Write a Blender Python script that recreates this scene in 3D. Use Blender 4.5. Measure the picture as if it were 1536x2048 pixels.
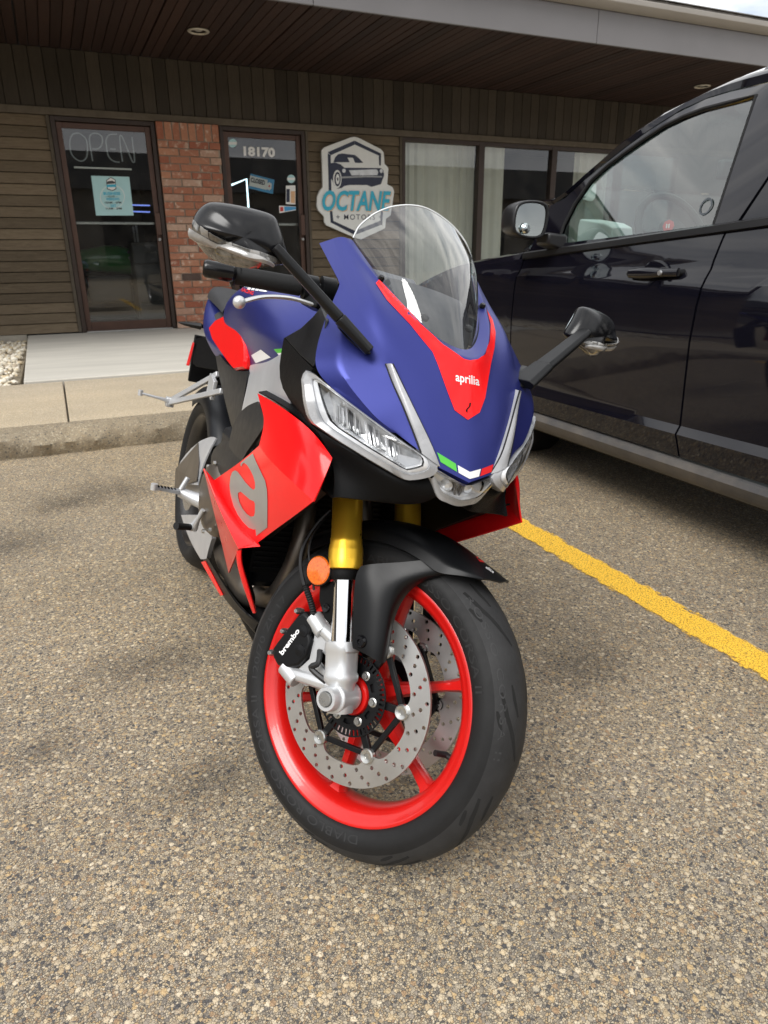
import bpy, bmesh, math, random
from mathutils import Vector, Matrix
from mathutils.bvhtree import BVHTree
random.seed(7)
R=math.radians; PI=math.pi
sc=bpy.context.scene
for o in list(bpy.data.objects): bpy.data.objects.remove(o)
C=sc.collection
# ------------------------------------------------------------------ camera
F_PX,CAM_H,PITCH,ROLL,YAW=1393.296,1.0594,R(20.3705),R(-0.5693),R(24.242)
fw=Vector((math.sin(YAW)*math.cos(PITCH),math.cos(YAW)*math.cos(PITCH),-math.sin(PITCH)))
r0=Vector((math.cos(YAW),-math.sin(YAW),0)); u0=r0.cross(fw)
rt=r0*math.cos(ROLL)+u0*math.sin(ROLL); up=u0*math.cos(ROLL)-r0*math.sin(ROLL)
CAM=Vector((0,0,CAM_H))
cd=bpy.data.cameras.new('camera'); cam=bpy.data.objects.new('camera',cd); C.objects.link(cam)
cam.matrix_world=Matrix(((rt.x,up.x,-fw.x,CAM.x),(rt.y,up.y,-fw.y,CAM.y),(rt.z,up.z,-fw.z,CAM.z),(0,0,0,1)))
cd.sensor_fit='HORIZONTAL'; cd.sensor_width=26.0; cd.lens=F_PX/1536*26.0
cd.clip_start=0.05; cd.clip_end=500
cd.dof.use_dof=True; cd.dof.focus_distance=1.32; cd.dof.aperture_fstop=9.0
sc.camera=cam
sc.render.resolution_x=768; sc.render.resolution_y=1024
# ------------------------------------------------------------------ world, sun, exposure
SUN_EL,SUN_AZ=R(50),R(238)          # azimuth measured from +Y towards +X
w=bpy.data.worlds.new('World'); sc.world=w; w.use_nodes=True
nt=w.node_tree; nt.nodes.clear()
wo=nt.nodes.new('ShaderNodeOutputWorld'); bg=nt.nodes.new('ShaderNodeBackground')
sky=nt.nodes.new('ShaderNodeTexSky'); sky.sky_type='NISHITA'; sky.sun_disc=False
sky.sun_elevation=SUN_EL; sky.sun_rotation=SUN_AZ; sky.air_density=1.0; sky.dust_density=2.5; sky.ozone_density=1.0
tc=nt.nodes.new('ShaderNodeTexCoord'); mp=nt.nodes.new('ShaderNodeMapping'); mp.inputs['Scale'].default_value=(1.5,1.5,4.5)
nz=nt.nodes.new('ShaderNodeTexNoise'); nz.inputs['Scale'].default_value=1.6; nz.inputs['Detail'].default_value=9; nz.inputs['Roughness'].default_value=.58
cr=nt.nodes.new('ShaderNodeValToRGB'); cr.color_ramp.elements[0].position=.20; cr.color_ramp.elements[1].position=.42
nz2=nt.nodes.new('ShaderNodeTexNoise'); nz2.inputs['Scale'].default_value=2.6; nz2.inputs['Detail'].default_value=7
cr2=nt.nodes.new('ShaderNodeValToRGB'); cr2.color_ramp.elements[0].color=(5.2,5.5,6.0,1); cr2.color_ramp.elements[1].color=(11.5,11.4,11.2,1)
cr2.color_ramp.elements[0].position=.32; cr2.color_ramp.elements[1].position=.66
mx=nt.nodes.new('ShaderNodeMix'); mx.data_type='RGBA'
L=nt.links.new
L(tc.outputs['Generated'],mp.inputs[0]); L(mp.outputs[0],nz.inputs['Vector']); L(mp.outputs[0],nz2.inputs['Vector'])
L(nz.outputs['Fac'],cr.inputs[0]); L(nz2.outputs['Fac'],cr2.inputs[0])
L(cr.outputs[0],mx.inputs['Factor']); L(sky.outputs[0],mx.inputs['A']); L(cr2.outputs[0],mx.inputs['B'])
L(mx.outputs['Result'],bg.inputs['Color']); bg.inputs['Strength'].default_value=0.08
L(bg.outputs[0],wo.inputs[0])
sd=bpy.data.lights.new('sun','SUN'); sd.energy=1.5; sd.angle=R(30); sd.color=(1,.98,.95)
so=bpy.data.objects.new('sun',sd); C.objects.link(so)
sdir=Vector((math.sin(SUN_AZ)*math.cos(SUN_EL),math.cos(SUN_AZ)*math.cos(SUN_EL),math.sin(SUN_EL)))
so.rotation_euler=sdir.to_track_quat('Z','Y').to_euler(); so.location=(0,-5,12)
vs=sc.view_settings; vs.view_transform='Standard'; vs.look='None'; vs.gamma=1; vs.use_curve_mapping=False
vs.exposure=0.95
sc.render.engine='CYCLES'
sc.cycles.max_bounces=12; sc.cycles.transparent_max_bounces=24; sc.cycles.glossy_bounces=6; sc.cycles.transmission_bounces=8
sc.cycles.caustics_reflective=False; sc.cycles.caustics_refractive=False
# ------------------------------------------------------------------ mesh helpers
def V(*a): return Vector(a)
def tag(o,label=None,cat=None,group=None,kind=None):
    if label:o['label']=label
    if cat:o['category']=cat
    if group:o['group']=group
    if kind:o['kind']=kind
    return o
def empty(name,loc=(0,0,0),label=None,cat=None,group=None,parent=None):
    o=bpy.data.objects.new(name,None); C.objects.link(o); o.location=loc; o.empty_display_size=.1
    if parent:o.parent=parent
    return tag(o,label,cat,group)
class MB:
    def __init__(s): s.v=[];s.f=[];s.m=[]
    def add(s,vs,fs,mi=0):
        b=len(s.v); s.v+=[tuple(p) for p in vs]
        for f in fs: s.f.append(tuple(b+i for i in f)); s.m.append(mi)
        return s
    def box(s,a,b,mi=0):
        x0,y0,z0=a;x1,y1,z1=b
        return s.add([(x0,y0,z0),(x1,y0,z0),(x1,y1,z0),(x0,y1,z0),(x0,y0,z1),(x1,y0,z1),(x1,y1,z1),(x0,y1,z1)],
            [(0,3,2,1),(4,5,6,7),(0,1,5,4),(1,2,6,5),(2,3,7,6),(3,0,4,7)],mi)
    def obox(s,c,ax,hs,mi=0):
        c=Vector(c);a=[Vector(k)*h for k,h in zip(ax,hs)]
        vs=[c+a[0]*i+a[1]*j+a[2]*k for k in(-1,1) for j,i in((-1,-1),(-1,1),(1,1),(1,-1))]
        return s.add(vs,[(0,3,2,1),(4,5,6,7),(0,1,5,4),(1,2,6,5),(2,3,7,6),(3,0,4,7)],mi)
    def tube(s,pts,r,n=12,cap=True,mi=0,flat=None):
        pts=[Vector(p) for p in pts]; k=len(pts); rs=r if isinstance(r,(list,tuple)) else [r]*k
        prev=None; vs=[]
        for i in range(k):
            d=(pts[min(i+1,k-1)]-pts[max(i-1,0)]).normalized()
            if prev is None:
                a=Vector((0,0,1)) if abs(d.z)<.9 else Vector((1,0,0))
                u=d.cross(a).normalized()
            else: u=(prev-d*prev.dot(d)).normalized()
            prev=u; w_=d.cross(u)
            for j in range(n):
                t=2*PI*j/n; e=flat if flat else 1
                vs.append(pts[i]+(u*math.cos(t)+w_*math.sin(t)*e)*rs[i])
        fs=[(i*n+j,i*n+(j+1)%n,(i+1)*n+(j+1)%n,(i+1)*n+j) for i in range(k-1) for j in range(n)]
        if cap: fs+=[tuple(range(n-1,-1,-1)),tuple((k-1)*n+j for j in range(n))]
        return s.add(vs,fs,mi)
    def lathe(s,prof,o,ax,n=48,closed=False,mi=0,a0=0,a1=2*PI):
        # prof: (radius, along)
        o=Vector(o);ax=Vector(ax).normalized()
        u=ax.cross(Vector((0,0,1)) if abs(ax.z)<.9 else Vector((1,0,0))).normalized(); w_=ax.cross(u)
        full=abs(a1-a0-2*PI)<1e-6; cols=n if full else n+1
        vs=[];k=len(prof)
        for j in range(cols):
            t=a0+(a1-a0)*j/n
            for r,h in prof: vs.append(o+ax*h+(u*math.cos(t)+w_*math.sin(t))*r)
        fs=[]
        for j in range(n):
            j2=(j+1)%cols
            for i in range(k if closed else k-1):
                i2=(i+1)%k; fs.append((j*k+i,j2*k+i,j2*k+i2,j*k+i2))
        return s.add(vs,fs,mi)
    def prism(s,poly,off,mi=0):
        poly=[Vector(p) for p in poly];off=Vector(off);n=len(poly)
        vs=poly+[p+off for p in poly]
        fs=[tuple(range(n-1,-1,-1)),tuple(range(n,2*n))]+[(i,(i+1)%n,n+(i+1)%n,n+i) for i in range(n)]
        return s.add(vs,fs,mi)
    def loft(s,rings,cap=True,closed=True,mi=0):
        n=len(rings[0]);vs=[p for r_ in rings for p in r_];k=len(rings)
        m=n if closed else n-1
        fs=[(i*n+j,i*n+(j+1)%n,(i+1)*n+(j+1)%n,(i+1)*n+j) for i in range(k-1) for j in range(m)]
        if cap and closed: fs+=[tuple(range(n-1,-1,-1)),tuple((k-1)*n+j for j in range(n))]
        return s.add(vs,fs,mi)
    def mirrored(s):
        o=MB(); o.v=[(x,-y,z) for x,y,z in s.v]; o.f=[tuple(reversed(f)) for f in s.f]; o.m=list(s.m); return o
    def map(s,fn):
        s.v=[tuple(fn(Vector(p))) for p in s.v]; return s
    def build(s,name,mats,parent=None,smooth=40,bevel=0,bseg=2,sub=0,solid=0,crease=None,fixn=True,soff=-1):
        me=bpy.data.meshes.new(name); me.from_pydata(s.v,[],s.f)
        if not isinstance(mats,(list,tuple)):mats=[mats]
        for m in mats: me.materials.append(m)
        if len(mats)>1: me.polygons.foreach_set('material_index',s.m)
        if fixn:
            bm=bmesh.new();bm.from_mesh(me);bmesh.ops.recalc_face_normals(bm,faces=bm.faces);bm.to_mesh(me);bm.free()
        if smooth:
            me.polygons.foreach_set('use_smooth',[True]*len(me.polygons)); me.set_sharp_from_angle(angle=R(180 if sub else smooth))
        o=bpy.data.objects.new(name,me); C.objects.link(o)
        if parent:o.parent=parent
        if crease:
            at=me.attributes.new('crease_edge','FLOAT','EDGE')
            for e in me.edges:
                k=frozenset(e.vertices)
                if k in crease: at.data[e.index].value=crease[k]
        if sub:
            q=o.modifiers.new('sub','SUBSURF');q.levels=sub;q.render_levels=sub;q.boundary_smooth='PRESERVE_CORNERS'
        if solid:
            q=o.modifiers.new('solid','SOLIDIFY');q.thickness=solid;q.offset=soff
            if smooth: q=o.modifiers.new('split','EDGE_SPLIT');q.split_angle=R(36);q.use_edge_sharp=False
        if bevel:
            q=o.modifiers.new('bev','BEVEL');q.width=bevel;q.segments=bseg;q.limit_method='ANGLE';q.angle_limit=R(35)
        return o
def grid(rows,crows=(),ccols=(),cval=1.0):
    """rows: list of equal lists of points -> MB + crease dict"""
    m=MB();n=len(rows[0]);k=len(rows)
    m.add([p for r_ in rows for p in r_],[(i*n+j,i*n+j+1,(i+1)*n+j+1,(i+1)*n+j) for i in range(k-1) for j in range(n-1)])
    cr={}
    for i in crows:
        for j in range(n-1): cr[frozenset((i*n+j,i*n+j+1))]=cval
    for j in ccols:
        for i in range(k-1): cr[frozenset((i*n+j,(i+1)*n+j))]=cval
    return m,cr
def lerp(a,b,t): return a+(b-a)*t
def catmull(P,n):
    """resample open polyline of Vectors through a Catmull-Rom spline to n points"""
    P=[Vector(p) for p in P];k=len(P)-1;out=[]
    for i in range(n):
        t=i/(n-1)*k; j=min(int(t),k-1); u=t-j
        p0=P[max(j-1,0)];p1=P[j];p2=P[j+1];p3=P[min(j+2,k)]
        out.append(.5*((2*p1)+(p2-p0)*u+(2*p0-5*p1+4*p2-p3)*u*u+(3*p1-p0-3*p2+p3)*u**3))
    return out
# ------------------------------------------------------------------ planar fill with holes (2D)
def fill2d(loops):
    bm=bmesh.new()
    for lp in loops:
        vs=[bm.verts.new((p[0],p[1],0)) for p in lp]
        for i in range(len(vs)): bm.edges.new((vs[i],vs[(i+1)%len(vs)]))
    bmesh.ops.triangle_fill(bm,use_beauty=True,use_dissolve=False,edges=bm.edges[:],normal=(0,0,1))
    bm.verts.index_update()
    v=[(q.co.x,q.co.y) for q in bm.verts]; f=[tuple(q.index for q in fc.verts) for fc in bm.faces]
    bm.free(); return v,f
def plate(loops,to3d,thick):
    """2D loops with holes -> closed plate; to3d(x,y,h)"""
    v,f=fill2d(loops); n=len(v); m=MB()
    vs=[to3d(a,b,0) for a,b in v]+[to3d(a,b,thick) for a,b in v]
    fs=[tuple(reversed(q)) for q in f]+[tuple(i+n for i in q) for q in f]
    b=0
    for lp in loops:
        k=len(lp)
        for i in range(k): fs.append((b+i,b+(i+1)%k,n+b+(i+1)%k,n+b+i))
        b+=k
    return m.add(vs,fs)
_txt={}
def text2d(s,bold=0.0,shear=0.0,space=1.0):
    """text outline as a flat triangulated mesh in the unit box (u,v)"""
    cu=bpy.data.curves.new('lettering','FONT'); cu.body=s; cu.offset=bold; cu.shear=shear; cu.space_character=space; cu.resolution_u=3
    o=bpy.data.objects.new('lettering',cu); C.objects.link(o)
    bpy.context.view_layer.update()
    me=bpy.data.meshes.new_from_object(o.evaluated_get(bpy.context.evaluated_depsgraph_get()))
    v=[(p.co.x,p.co.y) for p in me.vertices]; f=[tuple(p.vertices) for p in me.polygons]
    bpy.data.objects.remove(o); bpy.data.curves.remove(cu); bpy.data.meshes.remove(me)
    x0=min(p[0] for p in v);x1=max(p[0] for p in v);y0=min(p[1] for p in v);y1=max(p[1] for p in v)
    return [((a-x0)/(x1-x0),(b-y0)/(y1-y0)) for a,b in v],f
# ------------------------------------------------------------------ materials
def newmat(name):
    m=bpy.data.materials.new(name); m.use_nodes=True; t=m.node_tree; t.nodes.clear()
    o=t.nodes.new('ShaderNodeOutputMaterial'); p=t.nodes.new('ShaderNodeBsdfPrincipled'); t.links.new(p.outputs[0],o.inputs[0])
    return m,t,p
def N(t,k,**kw):
    n=t.nodes.new('ShaderNode'+k)
    for a,b in kw.items():
        if a in('data_type','operation','blend_type','feature','noise_dimensions','wave_type','bands_direction','distance','interpolation_type','clamp'): setattr(n,a,b)
        else: n.inputs[a].default_value=b
    return n
def ramp(t,stops,src=None,interp='LINEAR'):
    n=t.nodes.new('ShaderNodeValToRGB'); e=n.color_ramp; e.interpolation=interp
    while len(e.elements)<len(stops): e.elements.new(.5)
    for q,(p,c) in zip(e.elements,stops): q.position=p; q.color=c if len(c)==4 else (*c,1)
    if src is not None: t.links.new(src,n.inputs[0])
    return n
def mixc(t,fac,a,b,mode='MIX'):
    n=t.nodes.new('ShaderNodeMix'); n.data_type='RGBA'; n.blend_type=mode
    for k,v in(('Factor',fac),('A',a),('B',b)):
        if isinstance(v,(int,float)): n.inputs[k].default_value=v
        elif isinstance(v,tuple): n.inputs[k].default_value=v if len(v)==4 else (*v,1)
        else: t.links.new(v,n.inputs[k])
    return n.outputs['Result']
def coords(t,scale=None,kind='Object'):
    c=t.nodes.new('ShaderNodeTexCoord').outputs[kind]
    if scale:
        m=t.nodes.new('ShaderNodeMapping'); m.inputs['Scale'].default_value=scale; t.links.new(c,m.inputs[0]); return m.outputs[0]
    return c
def noise(t,scale,vec=None,detail=4,rough=.55):
    n=N(t,'TexNoise',Scale=scale,Detail=detail,Roughness=rough)
    if vec is not None: t.links.new(vec,n.inputs['Vector'])
    return n.outputs['Fac']
def bump(t,p,h,strength=.3,dist=.005):
    b=N(t,'Bump',Strength=strength,Distance=dist); t.links.new(h,b.inputs['Height']); t.links.new(b.outputs[0],p.inputs['Normal']); return b
def pm(name,col,rough=.5,metal=0,var=.12,vs=14,rvar=.08,coat=0,bmp=0,bs=300,spec=None,ior=None,vec=None,dust=0,dustcol=(.32,.27,.21),cior=1.5):
    m,t,p=newmat(name); c=coords(t) if vec is None else coords(t,vec)
    f=noise(t,vs,c,5); dk=tuple(k*(1-var) for k in col); lt=tuple(min(1,k*(1+var)) for k in col)
    rr=ramp(t,[(.3,dk),(.7,lt)],f).outputs[0]
    if dust:
        g=noise(t,6,c,8,.7); dr=ramp(t,[(.35,(0,0,0)),(.75,(dust,)*3)],g).outputs[0]
        rr=mixc(t,dr,rr,dustcol)
    t.links.new(rr,p.inputs['Base Color'])
    g=noise(t,vs*3.1,c,6); mr=N(t,'MapRange'); mr.inputs['To Min'].default_value=max(0,rough-rvar); mr.inputs['To Max'].default_value=min(1,rough+rvar)
    t.links.new(g,mr.inputs['Value']); t.links.new(mr.outputs[0],p.inputs['Roughness'])
    p.inputs['Metallic'].default_value=metal
    if coat: p.inputs['Coat Weight'].default_value=coat; p.inputs['Coat IOR'].default_value=cior; p.inputs['Coat Roughness'].default_value=.04
    if spec is not None: p.inputs['Specular IOR Level'].default_value=spec
    if ior: p.inputs['IOR'].default_value=ior
    if bmp: bump(t,p,noise(t,bs,c,3),bmp,.002)
    return m
def emit(name,col,s):
    m,t,p=newmat(name); p.inputs['Base Color'].default_value=(*col,1); p.inputs['Emission Color'].default_value=(*col,1); p.inputs['Emission Strength'].default_value=s
    return m
def pane(name,tint=(.93,.96,.95),refl=1.0,rough=0.0,ior=1.5,dirt=0.0,gain=1.9):
    """thin sheet of glass or clear plastic: Fresnel mirror over a tinted clear pass-through"""
    m=bpy.data.materials.new(name); m.use_nodes=True; t=m.node_tree; t.nodes.clear()
    o=t.nodes.new('ShaderNodeOutputMaterial'); tr=t.nodes.new('ShaderNodeBsdfTransparent'); gl=t.nodes.new('ShaderNodeBsdfGlossy')
    fr_=t.nodes.new('ShaderNodeFresnel'); ge=t.nodes.new('ShaderNodeNewGeometry'); io=t.nodes.new('ShaderNodeMapRange'); io.inputs['To Min'].default_value=ior; io.inputs['To Max'].default_value=1/ior
    t.links.new(ge.outputs['Backfacing'],io.inputs['Value']); t.links.new(io.outputs[0],fr_.inputs['IOR']); mxs=t.nodes.new('ShaderNodeMixShader')
    tr.inputs[0].default_value=(*tint,1); gl.inputs['Roughness'].default_value=rough; gl.inputs['Color'].default_value=(refl,refl,refl,1)
    mm=t.nodes.new('ShaderNodeMath'); mm.operation='MULTIPLY'; mm.inputs[1].default_value=gain; mm.use_clamp=True
    t.links.new(fr_.outputs[0],mm.inputs[0]); t.links.new(mm.outputs[0],mxs.inputs[0]); t.links.new(tr.outputs[0],mxs.inputs[1]); t.links.new(gl.outputs[0],mxs.inputs[2])
    last=mxs.outputs[0]
    if dirt:
        d=t.nodes.new('ShaderNodeBsdfDiffuse'); d.inputs[0].default_value=(.5,.48,.44,1); m2=t.nodes.new('ShaderNodeMixShader')
        c=coords(t); f=ramp(t,[(.4,(0,0,0)),(.8,(dirt,)*3)],noise(t,5,c,8,.7)).outputs[0]
        t.links.new(f,m2.inputs[0]); t.links.new(last,m2.inputs[1]); t.links.new(d.outputs[0],m2.inputs[2]); last=m2.outputs[0]
    t.links.new(last,o.inputs[0]); return m
def stones(name,cols,big,small,binder,edge=.06,bstr=.6,stain=.35,smallamt=.6,bdist=.004,linelike=None):
    """exposed aggregate: two sizes of coloured pebbles in a binder"""
    m,t,p=newmat(name); c=coords(t)
    warp=t.nodes.new('ShaderNodeVectorMath'); warp.operation='ADD'
    nzn=N(t,'TexNoise',Scale=big*1.7,Detail=2); t.links.new(c,nzn.inputs['Vector'])
    sc_=t.nodes.new('ShaderNodeVectorMath'); sc_.operation='SCALE'; sc_.inputs['Scale'].default_value=.35/big
    t.links.new(nzn.outputs['Color'],sc_.inputs[0]); t.links.new(c,warp.inputs[0]); t.links.new(sc_.outputs[0],warp.inputs[1])
    w_=warp.outputs[0]
    def layer(scale):
        a=N(t,'TexVoronoi',feature='F1',Scale=scale,Randomness=1.0); b=N(t,'TexVoronoi',feature='DISTANCE_TO_EDGE',Scale=scale,Randomness=1.0)
        t.links.new(w_,a.inputs['Vector']); t.links.new(w_,b.inputs['Vector'])
        s=t.nodes.new('ShaderNodeSeparateColor'); t.links.new(a.outputs['Color'],s.inputs[0])
        col=ramp(t,[(i/(len(cols)),q) for i,q in enumerate(cols)],s.outputs[0],'CONSTANT').outputs[0]
        return col,s.outputs[1],b.outputs['Distance'],a.outputs['Distance'],s.outputs[2]
    ca,ra,ea,da,ka=layer(big); cb,rb,eb,db,kb=layer(small)
    # brightness change inside each stone
    ca=mixc(t,.35,ca,noise(t,big*6,c,3),'OVERLAY')
    base_s=mixc(t,ramp(t,[(edge*.5,(0,0,0)),(edge*2.2,(1,1,1))],eb).outputs[0],binder,cb)
    base_s=mixc(t,1-smallamt,base_s,binder)
    mask=ramp(t,[(edge,(0,0,0)),(edge*2.4,(1,1,1))],ea).outputs[0]
    present=ramp(t,[(.28,(0,0,0)),(.32,(1,1,1))],ka,'LINEAR').outputs[0]
    rnd=ramp(t,[(.44,(1,1,1)),(.58,(0,0,0))],da).outputs[0]
    mn=t.nodes.new('ShaderNodeMath'); mn.operation='MULTIPLY'; t.links.new(mask,mn.inputs[0]); t.links.new(rnd,mn.inputs[1])
    mk=t.nodes.new('ShaderNodeMath'); mk.operation='MULTIPLY'; t.links.new(mn.outputs[0],mk.inputs[0]); t.links.new(present,mk.inputs[1])
    col=mixc(t,mk.outputs[0],base_s,ca)
    st=ramp(t,[(.30,(1-stain,)*3),(.62,(1.0,)*3)],noise(t,.9,c,6,.6)).outputs[0]
    col=mixc(t,1.0,col,st,'MULTIPLY')
    st2=ramp(t,[(.35,(.90,.92,.97)),(.7,(1.0,.97,.90))],noise(t,.37,c,3)).outputs[0]
    col=mixc(t,1.0,col,st2,'MULTIPLY')
    t.links.new(col,p.inputs['Base Color'])
    p.inputs['Roughness'].default_value=.75; p.inputs['Specular IOR Level'].default_value=.35
    # height
    h1=ramp(t,[(.05,(1,1,1)),(.50,(0,0,0))],da,'EASE').outputs[0]
    hm=t.nodes.new('ShaderNodeMath'); hm.operation='MULTIPLY'; t.links.new(h1,hm.inputs[0]); t.links.new(present,hm.inputs[1])
    h2=ramp(t,[(0,(0,0,0)),(edge*3.2,(.5,.5,.5))],eb,'EASE').outputs[0]
    ha=t.nodes.new('ShaderNodeMath'); ha.operation='MAXIMUM'; t.links.new(hm.outputs[0],ha.inputs[0]); t.links.new(h2,ha.inputs[1])
    bump(t,p,ha.outputs[0],bstr,bdist)
    return m
M={}
tan=[(.50,.41,.27),(.33,.28,.21),(.58,.49,.34),(.26,.23,.185),(.44,.36,.24),(.64,.57,.44),(.19,.175,.155),(.52,.39,.22),(.37,.33,.26),(.54,.47,.35),(.40,.31,.20),(.30,.27,.23),(.56,.48,.35),(.085,.085,.09),(.47,.41,.31),(.34,.24,.15)]
M['asphalt']=stones('worn aggregate asphalt',[(r*1.16,g*1.09,b*.99) for r,g,b in tan],92,250,(.118,.110,.098),edge=.035,bstr=.8,stain=.22,smallamt=.75,bdist=.0035)
M['walk']=stones('exposed aggregate concrete',[(.66,.54,.37),(.55,.45,.32),(.72,.61,.45),(.46,.38,.28),(.62,.49,.32),(.68,.59,.46)],150,360,(.36,.30,.215),edge=.05,bstr=.6,stain=.15,bdist=.002)
M['kerb']=stones('crumbled kerb concrete',[(.56,.47,.33),(.44,.36,.25),(.62,.54,.40),(.38,.31,.22),(.50,.39,.25),(.20,.18,.15)],95,230,(.40,.33,.235),edge=.05,bstr=.9,stain=.35,bdist=.006)
M['slab']=pm('broomed concrete',(.50,.475,.42),.85,var=.10,vs=1.3,bmp=.25,bs=140,vec=(1,6,1))
M['white_gravel']=pm('white gravel',(.62,.56,.45),.8,var=.25,vs=60)
M['found']=pm('foundation concrete',(.33,.30,.25),.9,var=.2,vs=6,bmp=.3,bs=90)
def wood(name,c0,c1,scale=(1,1,1),rough=.8,bstr=.5):
    m,t,p=newmat(name); c=coords(t,scale)
    oi=t.nodes.new('ShaderNodeObjectInfo'); ad=t.nodes.new('ShaderNodeVectorMath'); ad.operation='ADD'
    cx=t.nodes.new('ShaderNodeCombineXYZ')
    for i in range(3):
        mu=t.nodes.new('ShaderNodeMath'); mu.operation='MULTIPLY'; mu.inputs[1].default_value=37.0+11*i; t.links.new(oi.outputs['Random'],mu.inputs[0]); t.links.new(mu.outputs[0],cx.inputs[i])
    t.links.new(c,ad.inputs[0]); t.links.new(cx.outputs[0],ad.inputs[1]); c=ad.outputs[0]
    n1=N(t,'TexNoise',Scale=3.0,Detail=9,Roughness=.68,Distortion=1.2); t.links.new(c,n1.inputs['Vector'])
    col=ramp(t,[(.25,c0),(.75,c1)],n1.outputs['Fac']).outputs[0]
    rv=N(t,'MapRange'); rv.inputs['To Min'].default_value=.66; rv.inputs['To Max'].default_value=1.22; t.links.new(oi.outputs['Random'],rv.inputs['Value'])
    hs=t.nodes.new('ShaderNodeHueSaturation'); t.links.new(rv.outputs[0],hs.inputs['Value']); t.links.new(col,hs.inputs['Color'])
    t.links.new(hs.outputs[0],p.inputs['Base Color']); p.inputs['Roughness'].default_value=rough; p.inputs['Specular IOR Level'].default_value=.25
    bump(t,p,n1.outputs['Fac'],bstr,.004); return m
M['siding']=wood('weathered brown siding',(.085,.062,.040),(.21,.165,.11),(2.2,1,34))
M['vboard']=wood('dark brown boards',(.040,.033,.026),(.078,.065,.050),(34,1,2.2))
M['trim']=wood('trim board',(.085,.07,.052),(.15,.125,.095),(2,2,2))
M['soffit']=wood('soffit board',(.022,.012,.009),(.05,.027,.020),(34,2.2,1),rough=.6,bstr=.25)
M['bronze']=pm('bronze door frame',(.085,.045,.032),.42,metal=.35,var=.15,vs=5)
M['bronze_dk']=pm('dark bronze frame',(.040,.026,.020),.45,metal=.3,var=.15,vs=5)
M['fascia']=pm('grey fascia metal',(.155,.15,.155),.5,var=.05,vs=2)
M['gutter']=pm('grey beige gutter',(.27,.25,.225),.45,var=.06,vs=2)
M['shingle']=pm('roof shingle',(.16,.15,.14),.9,var=.3,vs=30,bmp=.5,bs=120)
M['mortar']=pm('mortar',(.30,.25,.20),.95,var=.25,vs=20,bmp=.4,bs=200)
def brickmat(name,c0,c1,white):
    m,t,p=newmat(name); c=coords(t); oi=t.nodes.new('ShaderNodeObjectInfo')
    col=ramp(t,[(0,c0),(1,c1)],oi.outputs['Random']).outputs[0]
    ad=t.nodes.new('ShaderNodeVectorMath'); ad.operation='ADD'; t.links.new(c,ad.inputs[0])
    cx=t.nodes.new('ShaderNodeCombineXYZ'); mu=t.nodes.new('ShaderNodeMath'); mu.operation='MULTIPLY'; mu.inputs[1].default_value=91; t.links.new(oi.outputs['Random'],mu.inputs[0]); t.links.new(mu.outputs[0],cx.inputs[0]); t.links.new(mu.outputs[0],cx.inputs[2]); t.links.new(cx.outputs[0],ad.inputs[1])
    f=noise(t,13,ad.outputs[0],7,.7)
    col=mixc(t,ramp(t,[(.2,(.7,)*3),(.6,(1,)*3)],noise(t,40,ad.outputs[0],4)).outputs[0],(.10,.035,.02),col)
    col=mixc(t,ramp(t,[(.55,(0,0,0)),(.66,(white,)*3)],f).outputs[0],col,(.62,.50,.40))
    t.links.new(col,p.inputs['Base Color']); p.inputs['Roughness'].default_value=.9; bump(t,p,f,.5,.006); return m
M['brick']=brickmat('red brick',(.32,.105,.060),(.47,.225,.135),.85)
M['brick_pale']=brickmat('limewashed brick',(.40,.22,.15),(.52,.36,.27),.9)
M['brick_dark']=brickmat('burnt brick',(.045,.035,.035),(.09,.06,.05),.1)
M['glass']=pane('shop glass',(.80,.84,.83),1.0,dirt=.05)
M['car_glass']=pane('car side glass',(.66,.78,.75),1.0,ior=1.5,dirt=0,gain=3.0)
M['curtain']=pm('pale curtain',(.74,.72,.64),.9,var=.06,vs=3)
M['room']=pm('dark room',(.035,.033,.032),.8,var=.2,vs=2)
M['room_floor']=pm('shop floor',(.07,.06,.05),.4,var=.2,vs=2)
M['white']=pm('white print',(.78,.78,.76),.5,var=.03)
M['grey_dk']=pm('grey plastic',(.05,.05,.052),.5)
M['sign_white']=pm('sign face',(.74,.75,.73),.4,var=.03)
M['navy']=pm('navy print',(.012,.018,.045),.4)
M['cyan']=pm('cyan print',(.03,.42,.60),.4,var=.04)
M['orange']=pm('orange shadow print',(.70,.42,.22),.45)
M['paper']=pm('pale blue paper',(.42,.66,.68),.7,var=.03)
M['steel']=pm('zinc steel',(.50,.50,.49),.3,metal=.9)
M['yellow_r']=None
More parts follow.
